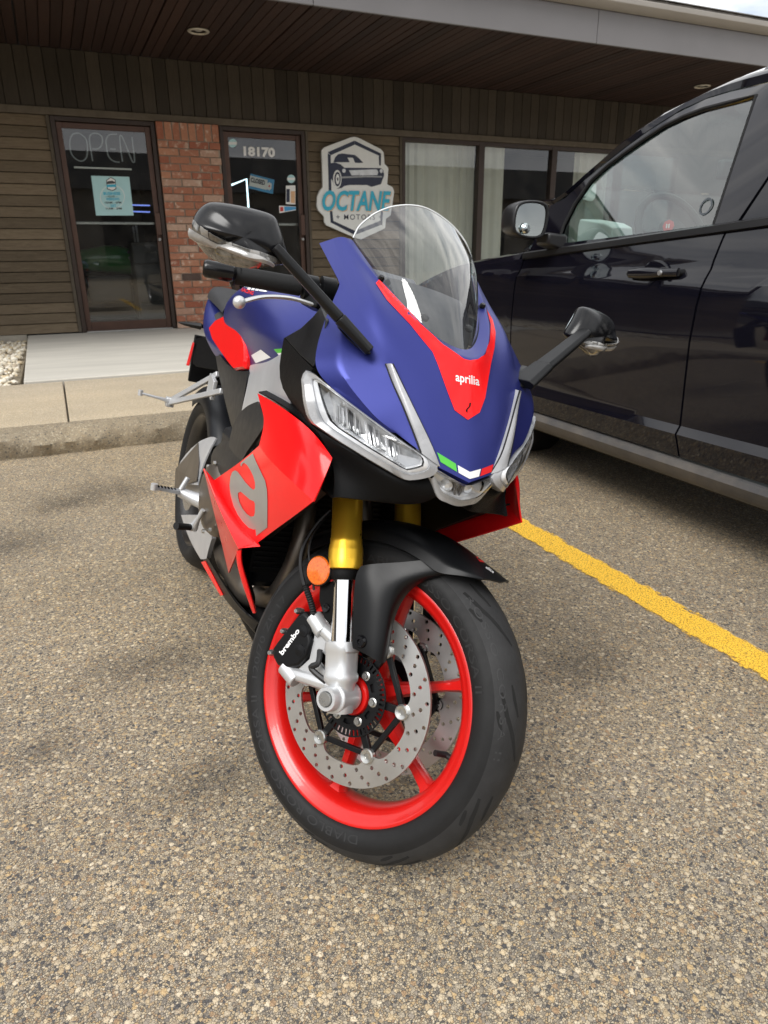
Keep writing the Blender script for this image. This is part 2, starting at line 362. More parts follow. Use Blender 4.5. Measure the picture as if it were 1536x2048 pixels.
# worn yellow paint lets the ground show through where it is gone
def paint():
    m,t,p=newmat('worn yellow line paint'); c=coords(t)
    f=ramp(t,[(.15,(.80,.44,.03)),(.85,(.90,.56,.06))],noise(t,45,c,6)).outputs[0]; t.links.new(f,p.inputs['Base Color']); p.inputs['Roughness'].default_value=.75
    vv=N(t,'TexVoronoi',feature='DISTANCE_TO_EDGE',Scale=105); t.links.new(c,vv.inputs['Vector'])
    uv=t.nodes.new('ShaderNodeTexCoord').outputs['Generated']; s=t.nodes.new('ShaderNodeSeparateXYZ'); t.links.new(uv,s.inputs[0])
    e=t.nodes.new('ShaderNodeMath'); e.operation='PINGPONG'; e.inputs[1].default_value=.5; t.links.new(s.outputs[0],e.inputs[0])
    ed=ramp(t,[(0,(0,)*3),(.30,(1,)*3)],e.outputs[0]).outputs[0]
    n1=noise(t,17,coords(t,(2.2,.8,1)),9,.78)
    a=t.nodes.new('ShaderNodeMath'); a.operation='MULTIPLY_ADD'; a.inputs[1].default_value=.42; t.links.new(ed,a.inputs[0]); t.links.new(n1,a.inputs[2])
    k=ramp(t,[(.63,(0,)*3),(.69,(1,)*3)],a.outputs[0]).outputs[0]
    pit=ramp(t,[(.0,(.25,)*3),(.10,(1,)*3)],vv.outputs['Distance']).outputs[0]
    mu=t.nodes.new('ShaderNodeMath'); mu.operation='MULTIPLY'; t.links.new(k,mu.inputs[0]); t.links.new(pit,mu.inputs[1])
    t.links.new(mu.outputs[0],p.inputs['Alpha']); bump(t,p,vv.outputs['Distance'],.4,.003); return m
M['yellow']=paint()
from mathutils import noise as mnoise
# ------------------------------------------------------------------ photo pixel -> point on a known plane of the place
def ray(px,py): return (fw*F_PX+rt*(px-768)-up*(py-1024)).normalized()
def PX(px,py,i,v):
    d=ray(px,py); return CAM+d*((v-CAM[i])/d[i])
WY=9.0
def PW(px,py,Y=WY): return PX(px,py,1,Y)
# ------------------------------------------------------------------ ground, line, kerb, walkway
g=MB(); n=8; S_=60
g.add([(-S_,-S_,0),(S_,-S_,0),(S_,S_,0),(-S_,S_,0)],[(0,1,2,3)])
tag(g.build('ground',M['asphalt'],smooth=0),kind='structure')
def line(x0,x1,y0,y1,lab):
    m=MB(); k=40
    for i in range(k):
        a=y0+(y1-y0)*i/k;b=y0+(y1-y0)*(i+1)/k
        m.add([(x0,a,.004),(x1,a,.004),(x1,b,.004),(x0,b,.004)],[(0,1,2,3)])
    return tag(m.build('parking_line',M['yellow'],smooth=0),kind='structure')
line(1.532,1.678,-2.2,4.1,'')
line(-1.30,-1.18,-2.2,4.1,'')
# oil and water marks have their own shape: thin stain sheets
def stain_mat():
    m,t,p=newmat('oil stain'); c=coords(t,(1,1,0),'Generated'); s=t.nodes.new('ShaderNodeVectorMath'); s.operation='DISTANCE'; s.inputs[1].default_value=(.5,.5,0)
    t.links.new(c,s.inputs[0]); nn=noise(t,9,coords(t),6,.7)
    a=t.nodes.new('ShaderNodeMath'); a.operation='MULTIPLY_ADD'; a.inputs[1].default_value=.35; t.links.new(nn,a.inputs[0]); t.links.new(s.outputs['Value'],a.inputs[2])
    al=ramp(t,[(.20,(.27,)*3),(.60,(0,)*3)],a.outputs[0]).outputs[0]
    t.links.new(al,p.inputs['Alpha']); p.inputs['Base Color'].default_value=(.03,.028,.03,1); p.inputs['Roughness'].default_value=.6; return m
M['stain']=stain_mat()
for (px,py,a,b) in((215,985,.42,.34),(10,1090,.35,.3),(430,1560,.22,.12),(120,1010,.25,.16),(1180,1330,.20,.15),(300,1330,.30,.16),(90,1500,.12,.10)):
    q=PX(px,py,2,0.0); m=MB(); m.add([(q.x-a,q.y-b,.003),(q.x+a,q.y-b,.003),(q.x+a,q.y+b,.003),(q.x-a,q.y+b,.003)],[(0,1,2,3)])
    tag(m.build('oil_stain',M['stain'],smooth=0),kind='structure')
# kerb: broken concrete edge
prof=[(4.285,-.03),(4.272,.02),(4.262,.07),(4.275,.105),(4.31,.128),(4.36,.138),(4.46,.143)]
m=MB(); xs=[-3.0+i*.02 for i in range(int(15/.02)+1)]
vs=[]
for x in xs:
    for k,(y,z) in enumerate(prof):
        a=mnoise.noise((x*1.1,0,3)); b=mnoise.noise((x*6.0,k*.4,9)); c=mnoise.noise((x*19,k*1.1,2))
        wgt=(0.3,.5,1,1.3,1.1,.6,0)[k]
        vs.append((x,y+(a*.040+b*.030+c*.014)*wgt,z-(abs(b)*.042+c*.012)*(0,0,.2,.9,1,.5,0)[k]))
n=len(prof)
m.add(vs,[(i*n+j,(i+1)*n+j,(i+1)*n+j+1,i*n+j+1) for i in range(len(xs)-1) for j in range(n-1)])
tag(m.build('kerb',M['kerb'],smooth=60),kind='structure')
# walkway bays with open joints
walk=empty('walkway'); tag(walk,kind='structure')
for a,b in((-3.0,-.035),(-.025,2.995),(3.005,6.0),(6.01,9.0),(9.01,12)):
    m=MB(); k=14
    vs=[]
    for i in range(k+1):
        x=lerp(a,b,i/k)
        for y,z in((4.455,.10),(4.455,.142),(5.86,.168),(5.86,.10)): vs.append((x,y,z))
    m.add(vs,[(i*4+j,(i+1)*4+j,(i+1)*4+j+1,i*4+j+1) for i in range(k) for j in range(3)]+[(0,1,2,3),(k*4+3,k*4+2,k*4+1,k*4)])
    m.build('paving_slab',M['walk'],walk,smooth=30,bevel=.006)
m=MB(); m.box((-3,4.5,-.02),(12,WY+.1,.098)); tag(m.build('walkway_base',M['found'],smooth=0),kind='structure')
# entrance slab of pale concrete
m=MB(); a,b=-.30,12
m.add([(a,5.872,.09),(b,5.872,.09),(b,WY,.09),(a-.03,WY,.09),(a,5.872,.186),(b,5.872,.186),(b,WY,.228),(a-.03,WY,.228)],[(0,3,2,1),(4,5,6,7),(0,1,5,4),(1,2,6,5),(2,3,7,6),(3,0,4,7)])
tag(m.build('entrance_slab',M['slab'],smooth=30,bevel=.008),kind='structure')
# white gravel bed
ico=bmesh.new(); bmesh.ops.create_icosphere(ico,subdivisions=1,radius=1); iv=[v.co.copy() for v in ico.verts]; ic=[tuple(v.index for v in f.verts) for f in ico.faces]; ico.free()
def gravelmat():
    m,t,p=newmat('white gravel'); c=coords(t)
    v=N(t,'TexVoronoi',feature='F1',Scale=26); t.links.new(c,v.inputs['Vector']); s=t.nodes.new('ShaderNodeSeparateColor'); t.links.new(v.outputs['Color'],s.inputs[0])
    col=ramp(t,[(0,(.62,.55,.42)),(.3,(.74,.69,.58)),(.55,(.52,.42,.27)),(.72,(.68,.62,.52)),(.9,(.40,.33,.24))],s.outputs[0],'CONSTANT').outputs[0]
    t.links.new(col,p.inputs['Base Color']); p.inputs['Roughness'].default_value=.8; return m
gm=gravelmat(); m=MB(); rg=random.Random(3)
for i in range(3200):
    x=rg.uniform(-3.0,-.36);y=rg.uniform(5.9,8.95)
    if x<-1.6 and rg.random()<.6: continue
    r=rg.uniform(.016,.040); rot=Matrix.Rotation(rg.uniform(0,6.3),3,'Z')@Matrix.Rotation(rg.uniform(-.5,.5),3,'X')
    sx,sy,sz=r*rg.uniform(.8,1.3),r*rg.uniform(.7,1.0),r*rg.uniform(.5,.8)
    o=Vector((x,y,.150+rg.uniform(0,.03)))
    m.add([o+rot@Vector((p.x*sx,p.y*sy,p.z*sz)) for p in iv],ic)
tag(m.build('gravel',gm,smooth=60,fixn=False),'white and tan gravel bed beside the entrance slab','gravel',kind='stuff')
m=MB(); m.box((-3,5.87,.09),(-.335,WY,.150)); tag(m.build('gravel_bed',M['kerb'],smooth=0),kind='structure')
# ------------------------------------------------------------------ shop building
bld=empty('shop_building',(3,WY,0),'low shop building with brown boards, brick pier and deep grey roof overhang','building')
BL=Vector((3,WY,0))
class LB(MB):
    def build(s,*a,**k):
        s.v=[(x-BL.x,y-BL.y,z-BL.z) for x,y,z in s.v]; return MB.build(s,*a,**k)
XL,XR=-7.0,13.5
bx=LB(); bx.box((XL,WY+.04,.0),(.22,WY+.30,3.06)); bx.box((1.31,WY+.06,0),(2.0,WY+.30,3.06)); bx.box((3.07,WY+.04,0),(4.33,WY+.30,3.06))
bx.box((.22,WY+.04,2.46),(1.31,WY+.30,3.06)); bx.box((2.0,WY+.04,2.46),(3.07,WY+.30,3.06)); bx.box((4.33,WY+.04,2.46),(XR,WY+.30,3.06)); bx.box((4.33,WY+.04,0),(XR,WY+.30,.52))
bx.box((.22,WY+.02,0),(1.31,WY+.30,.222)); bx.box((2.0,WY+.02,0),(3.07,WY+.30,.222)); bx.box((9.1,WY+.045,.52),(XR,WY+.30,2.46))
bx.build('wall',M['room'],bld,smooth=0)
m=LB(); m.box((XL,WY-.012,.09),(-.34,WY+.04,.238)); m.build('foundation',M['found'],bld,smooth=0)
rb=random.Random(5)
def siding(x0,x1,z0,z1,nb):
    h=(z1-z0)/nb
    for i in range(nb):
        a=z0+i*h;b=a+h*1.0; t=.012+rb.uniform(0,.005)
        m=LB(); e=rb.uniform(-.0015,.0015)
        m.add([(x0,WY+.04,a+.0035),(x1,WY+.04,a+.0035),(x1,WY-t+e,a+.0035),(x0,WY-t-e,a+.0035),(x0,WY+.04,b-.0035),(x1,WY+.04,b-.0035),(x1,WY+.004,b-.0035),(x0,WY+.004,b-.0035)],
            [(0,1,2,3),(7,6,5,4),(3,2,6,7),(0,3,7,4),(1,5,6,2),(0,4,5,1)])
        m.build('siding_board',M['siding'],bld,smooth=0,bevel=.0015,bseg=1)
siding(XL,.205,.24,2.45,20)
siding(3.085,4.315,.235,2.45,20)
for (a,b) in((4.35,6.6),(6.606,9.1)): siding(a,b,.235,.515,3)
# corner trims beside the openings
for (a,b,z1) in((.205,.243,2.45),(3.052,3.085,2.45),(4.315,4.35,2.45)):
    m=LB(); m.box((a+.001,WY-.024,.236),(b-.001,WY+.04,z1-.001)); m.build('trim_board',M['trim'],bld,smooth=0,bevel=.003)
m=LB(); m.box((XL,WY-.032,2.452),(XR,WY+.039,2.522)); m.build('head_trim',M['trim'],bld,smooth=0,bevel=.004)
x=XL
while x<XR:
    wd=.137+rb.uniform(-.004,.004); m=LB(); t=rb.uniform(0,.004)
    m.box((x+.003,WY-.012-t,2.524),(x+wd-.003,WY+.038,3.062)); m.build('vertical_board',M['vboard'],bld,smooth=0,bevel=.003,bseg=1); x+=wd
# soffit boards
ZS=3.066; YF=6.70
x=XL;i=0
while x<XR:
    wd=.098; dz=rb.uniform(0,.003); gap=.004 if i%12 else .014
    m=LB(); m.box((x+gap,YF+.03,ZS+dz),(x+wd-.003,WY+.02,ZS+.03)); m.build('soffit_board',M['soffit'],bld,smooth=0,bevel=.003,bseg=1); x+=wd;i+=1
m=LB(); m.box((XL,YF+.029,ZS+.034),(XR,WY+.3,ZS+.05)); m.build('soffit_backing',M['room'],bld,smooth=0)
# fascia panels, gutter, roof
for a,b in((XL,-.65),(-.644,2.40),(2.406,5.452),(5.458,8.50),(8.506,XR)):
    m=LB(); m.prism([(a,YF,ZS-.012),(a,YF+.028,ZS-.012),(a,YF+.028,3.36),(a,YF,3.345)],(b-a,0,0)); m.build('fascia_panel',M['fascia'],bld,smooth=0,bevel=.003)
m=LB(); m.prism([(XL,YF-.004,3.348),(XL,YF-.075,3.372),(XL,YF-.105,3.40),(XL,YF-.105,3.445),(XL,YF-.095,3.452),(XL,YF-.06,3.452),(XL,YF+.03,3.452),(XL,YF+.03,3.362)],(XR-XL,0,0)); m.build('gutter',M['gutter'],bld,smooth=30,bevel=.004)
m=LB(); m.add([(XL,YF-.08,3.458),(XR,YF-.08,3.458),(XR,YF+5.5,4.6),(XL,YF+5.5,4.6),(XL,YF-.08,3.475),(XR,YF-.08,3.475),(XR,YF+5.5,4.62),(XL,YF+5.5,4.62)],[(0,3,2,1),(4,5,6,7),(0,1,5,4),(1,2,6,5),(2,3,7,6),(3,0,4,7)])
rf=m.build('roof',M['shingle'],bld,smooth=0)
for k in range(4):
    y0=YF-.10+k*.14; z0=3.479+k*.030; x=XL
    while x<XR:
        wd=.30+rb.uniform(-.03,.03)
        m=LB(); m.add([(x+.004,y0-rb.uniform(0,.012),z0),(x+wd-.004,y0,z0),(x+wd-.004,y0+.17,z0+.035),(x+.004,y0+.17,z0+.035),(x+.004,y0,z0+.008),(x+wd-.004,y0,z0+.008),(x+wd-.004,y0+.17,z0+.043),(x+.004,y0+.17,z0+.043)],[(0,3,2,1),(4,5,6,7),(0,1,5,4),(1,2,6,5),(2,3,7,6),(3,0,4,7)])
        m.build('shingle',M['shingle'],rf,smooth=0); x+=wd
# recessed soffit lights
M['lampring']=pm('lamp ring',(.50,.46,.38),.4,metal=.3); M['lampcan']=pm('lamp can',(.02,.018,.015),.4); M['lampglass']=pm('unlit lamp face',(.30,.29,.26),.3)
for (x,y) in((1.64,7.83),(8.10,7.77)):
    t=empty('soffit_light',(x,y,ZS-.006),'unlit round recessed light in the soffit '+('above the left glass door' if x<4 else 'above the curtained windows'),'light','soffit lights')
    m=MB(); m.lathe([(.098,.003),(.104,-.004),(.096,-.012),(.080,-.012),(.074,.0),(.074,.03)],(0,0,0),(0,0,1),40); m.build('ring',M['lampring'],t)
    m=MB(); m.lathe([(.072,-.002),(.072,.05),(.0005,.05)],(0,0,0),(0,0,1),40); m.build('can',M['lampcan'],t)
    m=MB(); m.lathe([(.0005,-.004),(.030,-.001),(.045,.012),(.045,.045)],(0,0,0),(0,0,1),32); m.build('lamp_face',M['lampglass'],t)
# brick pier
pier=empty('brick_pier',(0,0,0),parent=bld); pier['label']='red brick pier between the two glass doors'
m=LB(); m.box((1.318,WY-.045,.2),(2.004,WY+.06,2.448)); m.build('mortar',M['mortar'],pier,smooth=0)
PX0,PX1=1.310,2.012; ch=.0785; z=.226; row=0
while z+ch<2.34:
    x=PX0-(.11 if row%2 else 0)
    while x<PX1-.02:
        a=max(x,PX0);b=min(x+.222,PX1)
        if b-a>.04:
            m=LB(); j=rb.uniform(-.005,.004); q=rb.uniform(-.003,.003)
            m.box((a+.005,WY-.058+j,z+.005+q*.4),(b-.005,WY-.02,z+ch-.005+q)); 
            u=rb.random(); m.build('brick',M['brick_pale'] if u<.14 else M['brick_dark'] if u<.155 else M['brick'],pier,smooth=0,bevel=.004,bseg=2)
        x+=.227
    z+=ch; row+=1
x=PX0
while x<PX1-.03:
    b=min(x+.083,PX1); m=LB(); j=rb.uniform(-.004,.003); m.box((x+.005,WY-.058+j,z+.006),(b-.005,WY-.02,2.447)); m.build('soldier_brick',M['brick'],pier,smooth=0,bevel=.004); x+=.0877
# glass doors
def door(name,x0,x1,z0,z1,lab,hinge):
    d=empty(name,(0,0,0),parent=bld); d['label']=lab
    fw_=.048; yb=WY+.0
    def bar(nm,a,b,mat=M['bronze'],bev=.004):
        m=LB(); m.box(a,b); return m.build(nm,mat,d,smooth=0,bevel=bev)
    # outer frame
    bar('door_frame',(x0,yb-.02,z0),(x0+.045,yb+.10,z1),M['bronze_dk']); bar('door_frame',(x1-.045,yb-.02,z0),(x1,yb+.10,z1),M['bronze_dk']); bar('door_frame',(x0+.046,yb-.018,z1-.045),(x1-.046,yb+.10,z1),M['bronze_dk'])
    a,b=x0+.049,x1-.049; c,e=z0+.012,z1-.049
    bar('stile',(a,yb+.02,c),(a+.055,yb+.065,e)); bar('stile',(b-.055,yb+.02,c),(b,yb+.065,e)); bar('top_rail',(a+.056,yb+.021,e-.055),(b-.056,yb+.064,e)); bar('bottom_rail',(a+.056,yb+.021,c),(b-.056,yb+.064,c+.10))
    m=LB(); m.add([(a+.052,yb+.040,c+.096),(b-.052,yb+.040,c+.096),(b-.052,yb+.040,e-.05),(a+.052,yb+.040,e-.05)],[(0,1,2,3)]); m.build('glass',M['glass'],d,smooth=0)
    m=LB(); m.box((a+.056,yb+.075,1.395),(b-.056,yb+.10,1.425)); m.build('push_bar',M['steel'],d,smooth=0,bevel=.008)
    hx=b-.030
    m=LB(); m.box((hx-.028,yb-.035,1.28),(hx+.028,yb-.005,1.52)); m.build('pull_handle',M['bronze'],d,smooth=0,bevel=.008)
    for zz in(1.31,1.49):
        m=LB(); m.box((hx-.012,yb-.006,zz-.012),(hx+.012,yb+.021,zz+.012)); m.build('handle_post',M['bronze'],d,smooth=0)
    m=LB(); m.lathe([(.0005,-.012),(.014,-.012),(.018,-.004),(.018,.021)],(hx,yb,1.235),(0,1,0),20); m.build('lock_cylinder',M['steel'],d)
    m=LB(); m.box((x0+.046,yb-.05,.2285),(x1-.046,yb+.10,.241)); m.build('threshold',M['steel'],d,smooth=0,bevel=.003)
    return d
door('glass_door',.247,1.305,.229,2.447,'left bronze framed glass door with a neon word',0)
door('glass_door',2.018,3.048,.229,2.447,'bronze framed glass door with a white street number',0)
# windows
win=empty('window_wall',(0,0,0),parent=bld); win['label']='row of tall shop windows with pale curtains behind the glass'
def wbar(nm,a,b): 
    m=LB(); m.box(a,b); m.build(nm,M['bronze_dk'],win,smooth=0,bevel=.004)
z0,z1=.52,2.449
mul=[4.352,5.500,6.700,7.900,9.06]
for k,x in enumerate(mul): wbar('mullion',(x,WY-.02,z0),(x+.09 if k else x+.045,WY+.08,z1))
for k in range(4):
    a=mul[k]+(.09 if k else .045); b=mul[k+1]
    wbar('head_rail',(a+.001,WY-.018,z1-.05),(b-.001,WY+.08,z1)); wbar('sill_rail',(a+.001,WY-.018,z0),(b-.001,WY+.08,z0+.06))
    m=LB(); m.add([(a,WY+.03,z0+.05),(b,WY+.03,z0+.05),(b,WY+.03,z1-.045),(a,WY+.03,z1-.045)],[(0,1,2,3)]); m.build('glass',M['glass'],win,smooth=0)
def curtain(x0,x1,lab):
    m=MB(); n=int((x1-x0)/.012); vs=[]
    for i in range(n+1):
        x=x0+(x1-x0)*i/n; ph=x*38+2.2*math.sin(x*7); am=.018+.010*math.sin(x*5.3)
        for z in(.55,1.2,1.9,2.42): vs.append((x,WY+.20+am*math.sin(ph)*(1.15-.2*z/2.4)+.006*math.sin(ph*2.3),z))
    m.add(vs,[(i*4+j,(i+1)*4+j,(i+1)*4+j+1,i*4+j+1) for i in range(n) for j in range(3)])
    return tag(m.build('curtain',M['curtain'],smooth=180,solid=.002),lab,'curtain','pale curtains in the shop windows')
curtain(4.36,5.56,'pale pleated curtain filling the window beside the round shop sign')
curtain(5.58,6.06,'pale curtain half drawn beside the dark gap in the second window')
curtain(7.28,7.90,'short pale curtain in the window behind the dark van')
# interior
m=LB()
m.add([(XL,WY+.301,.20),(XR,WY+.301,.20),(XR,WY+5,.20),(XL,WY+5,.20)],[(0,1,2,3)]); m.build('interior_floor',M['room_floor'],bld,smooth=0)
m=LB(); m.add([(XL,WY+5,.2),(XR,WY+5,.2),(XR,WY+5,3.0),(XL,WY+5,3.0)],[(3,2,1,0)]); m.add([(XL,WY+.301,3.0),(XR,WY+.301,3.0),(XR,WY+5,3.0),(XL,WY+5,3.0)],[(0,1,2,3)])
m.add([(XL,WY+.301,.2),(XL,WY+5,.2),(XL,WY+5,3.0),(XL,WY+.301,3.0)],[(0,1,2,3)]); m.add([(XR,WY+.301,.2),(XR,WY+5,.2),(XR,WY+5,3.0),(XR,WY+.301,3.0)],[(3,2,1,0)])
m.add([(1.66,WY+.301,.2),(1.66,WY+5,.2),(1.66,WY+5,3),(1.66,WY+.301,3)],[(0,1,2,3)]); m.add([(3.7,WY+.301,.2),(3.7,WY+5,.2),(3.7,WY+5,3),(3.7,WY+.301,3)],[(3,2,1,0)])
m.build('interior_wall',M['room'],bld,smooth=0,fixn=False)
# things seen dimly through the doors
M['shelf']=pm('dark shelf',(.05,.045,.04),.5); M['green']=pm('green bodywork',(.02,.20,.03),.3,coat=.5); M['ltgrey']=pm('grey paint',(.30,.31,.32),.4)
def shelf(x,y,lab):
    t=empty('display_shelf',(x,y,.2),lab,'shelf')
    for z in(.02,.45,.9): 
        m=MB(); m.box((-.45,-.2,z),(.45,.2,z+.03)); m.build('shelf_board',M['shelf'],t,smooth=0,bevel=.004)
    for a in(-.43,.43):
        for b in(-.18,.18): m=MB(); m.box((a-.012,b-.012,0),(a+.012,b+.012,1.25)); m.build('post',M['steel'],t,smooth=0)
    return t
shelf(.75,WY+2.0,'dark metal shelf seen through the left glass door')
t=empty('sport_motorcycle',(.62,WY+1.35,.2),'green and grey motorcycle standing inside the left glass door','motorcycle')
for x_ in(-.55,.62):
    m=MB(); m.lathe([(.30,.0),(.295,.04),(.25,.06),(.22,.05),(.22,-.05),(.25,-.06),(.295,-.04)],(x_,0,.30),(0,1,0),32,closed=True); m.build('tyre',M['grey_dk'],t)
    m=MB(); m.lathe([(.22,.03),(.20,.02),(.05,.03),(.0005,.03)],(x_,0,.30),(0,1,0),24); m.build('wheel',M['ltgrey'],t)
m=MB(); m.loft([[(x_,y*wd,z*hh+zo) for y,z in((-1,-.3),(-.7,.8),(0,1),(.7,.8),(1,-.3),(0,-1))] for x_,wd,hh,zo in((-.75,.06,.08,.86),(-.3,.13,.12,.78),(.1,.17,.22,.82),(.45,.14,.2,.76),(.72,.05,.1,.72))]); m.build('bodywork',M['green'],t,sub=1)
m=MB(); m.box((-.2,-.12,.28),(.35,.12,.62)); m.build('engine',M['grey_dk'],t,bevel=.03)
m=MB(); m.tube([(.62,.1,.3),(.36,.1,.85)],.022); m.tube([(.62,-.1,.3),(.36,-.1,.85)],.022); m.build('fork',M['ltgrey'],t)
m=MB(); m.tube([(.34,-.33,.9),(.40,0,.94),(.34,.33,.9)],.014); m.build('handlebar',M['grey_dk'],t)
t=empty('tool_cabinet',(1.15,WY+.95,.2),'dark tool cabinet just inside the left glass door','cabinet')
m=MB(); m.box((-.17,-.2,0),(.17,.2,1.02)); m.build('carcass',M['shelf'],t,bevel=.01)
for k in range(4): m=MB(); m.box((-.15,-.212,.08+k*.23),(.15,-.201,.29+k*.23)); m.build('drawer_front',M['grey_dk'],t,bevel=.004)
M['led']=emit('white led tube',(.70,.92,1.0),1.6)
m=MB(); pts=[PW(458,372,WY+1.2),PW(493,358,WY+1.2),PW(497,415,WY+1.2),PW(500,470,WY+1.2)]
m.tube(pts,.012,8); tag(m.build('led_tube',M['led']),'lit white led tube bent in an angle inside the numbered door','lamp')
M['ledblue']=emit('blue led strip',(.25,.35,1.0),.5)
for k,(a,b) in enumerate((((262,410),(300,411)),((262,423),(300,424)))):
    m=MB(); m.tube([PW(*a,WY+1.0),PW(*b,WY+1.0)],.008,8); tag(m.build('led_strip',M['ledblue']),('upper' if k==0 else 'lower')+' dim blue led strip beside the pale poster','lamp','blue led strips')
# ------------------------------------------------------------------ flat print helpers for the wall plane
def wallpoly(m,pts,y,th=.0): m.prism([PW(px,py,y) for px,py in pts],(0,-th,0)) if th else m.add([PW(px,py,y) for px,py in pts],[tuple(range(len(pts)))])
def walltext(s,bl,br,tl,y,mat,name,parent=None,bold=.0,shear=0,space=1.0,off=(0,0),th=.0006):
    v,f=text2d(s,bold,shear,space); m=MB()
    a,b,c=[PW(p[0]+off[0],p[1]+off[1],y) for p in(bl,br,tl)]
    m.add([a+(b-a)*u+(c-a)*w_ for u,w_ in v],f); o=m.build(name,mat,None,smooth=0,fixn=False)
    return o
def adopt(o,parent):
    o.parent=parent; o.matrix_parent_inverse=parent.matrix_world.inverted(); return o
# shop sign
def Z7(x,y): return (600+x/4.2667,250+y/4.2667)
YS=WY-.075
sgn=empty('shop_sign',(3.7,WY-.04,1.2),'white cutout shop sign with dark car emblem and blue lettering on brown boards','sign')
bpy.context.view_layer.update()
out=[(465,100),(500,108),(690,205),(715,232),(722,330),(750,360),(755,375),(745,505),(790,530),(805,565),(795,640),(775,770),(735,800),(728,878),(700,895),(525,975),(495,970),(430,945),(225,855),(208,830),(205,780),(155,725),(143,690),(147,610),(168,560),(195,530),(190,360),(185,215),(205,190),(430,106)]
m=MB(); m.prism([PW(*Z7(*p),YS) for p in out],(0,.035,0)); adopt(m.build('sign_face',M['sign_white'],smooth=0,bevel=.004),sgn)
m=MB(); m.box((3.6,WY-.045,1.5),(3.8,WY-.015,2.2)); adopt(m.build('mounting_batten',M['grey_dk'],smooth=0),sgn)
def sp_(poly,mat,name,off):
    v,f=fill2d([poly]) ; m=MB(); m.add([PW(*Z7(*p),YS-off) for p in v],f); adopt(m.build(name,mat,smooth=0,fixn=False),sgn)
for p in([(237,232),(465,133),(468,168),(262,258)],[(466,133),(692,243),(690,270),(469,168)],[(236,240),(262,258),(268,560),(245,560)],[(255,735),(276,735),(285,818),(262,838)],
         [(262,832),(285,818),(470,903),(465,938)],[(672,268),(692,258),(690,345),(676,345)],[(688,735),(708,735),(702,862),(686,832)],[(470,903),(690,815),(704,848),(470,938)]): sp_(p,M['navy'],'emblem_frame',.0016)
sp_([(252,345),(268,325),(300,320),(345,335),(380,365),(690,368),(712,385),(718,430),(700,480),(690,505),(640,520),(610,528),(570,512),(420,512),(380,520),(355,538),(320,545),(292,520),(275,470),(250,440)],M['navy'],'emblem_car',.0032)
sp_([(285,318),(300,275),(325,250),(360,243),(470,256),(505,285),(545,328),(470,322),(452,280),(405,278),(425,318)],M['navy'],'emblem_roof',.0032)
sp_([(345,330),(560,322),(660,345),(690,362),(380,362)],M['sign_white'],'emblem_hood',.0042)
sp_([(418,386),(655,378),(668,400),(660,428),(440,430)],M['steel'],'emblem_grille',.0046)
for cx_,cy_,rx_,ry_,mt,of in((318,462,36,78,M['sign_white'],.0046),(320,462,27,62,M['navy'],.0058),(321,462,16,44,M['sign_white'],.007),(322,462,6,16,M['navy'],.008),(375,390,15,18,M['steel'],.0046),(694,392,13,18,M['steel'],.0046)):
    sp_([(cx_+rx_*math.cos(a*PI/10),cy_+ry_*math.sin(a*PI/10)) for a in range(20)],mt,'emblem_wheel',of)
sp_([(350,440),(560,432),(700,436),(700,448),(560,446),(352,456)],M['ltgrey'],'emblem_bumper',.0046)
def sgtext(s,x0,x1,y0,y1,mat,nm,of,bold,shear=0,dx=0,dy=0,space=1.0,slope=0):
    o=walltext(s,Z7(x0+dx,y1+dy),Z7(x1+dx,y1+dy+slope),Z7(x0+dx,y0+dy),YS-of,mat,nm,bold=bold,shear=shear,space=space); adopt(o,sgn)
sgtext('OCTANE',190,772,556,735,M['orange'],'lettering',.009,.035,.18,dx=5,dy=6)
sgtext('OCTANE',190,772,556,735,M['cyan'],'lettering',.0105,.03,.18)
sgtext('+ MOTORS +',310,700,762,808,M['navy'],'lettering',.0016,.005,0,space=1.25)
# neon OPEN (off)
M['tube']=pm('unlit neon tube',(.30,.33,.35),.25,var=.03)
neon=empty('neon_sign',(.73,WY+.09,2.17),'unlit neon tube word OPEN behind the left glass door','sign')
bpy.context.view_layer.update()
def Zd(x,y): return (90+x/4.4545,220+y/4.4545)
def stroke(pts):
    m=MB(); m.tube(catmull([PW(*Zd(*p),WY+.10) for p in pts],24),.0075,8); adopt(m.build('letter_tube',M['tube']),neon)
stroke([(300,205),(240,220),(218,300),(235,390),(280,440),(330,455),(370,420),(378,340),(365,260),(320,215),(285,205)])
stroke([(425,455),(412,380),(395,250),(420,212),(470,210),(510,245),(505,310),(470,345),(420,345)])
stroke([(640,215),(575,220),(545,265),(548,330),(565,410),(610,455),(665,465)]); stroke([(580,345),(628,348)])
stroke([(690,460),(675,350),(665,240),(680,228),(710,290),(770,440),(785,465),(798,450),(785,330),(775,240)])
m=MB(); m.box((.42,WY+.095,1.965),(1.02,WY+.115,1.982)); adopt(m.build('mounting_bar',M['white'],smooth=0,bevel=.002),neon)
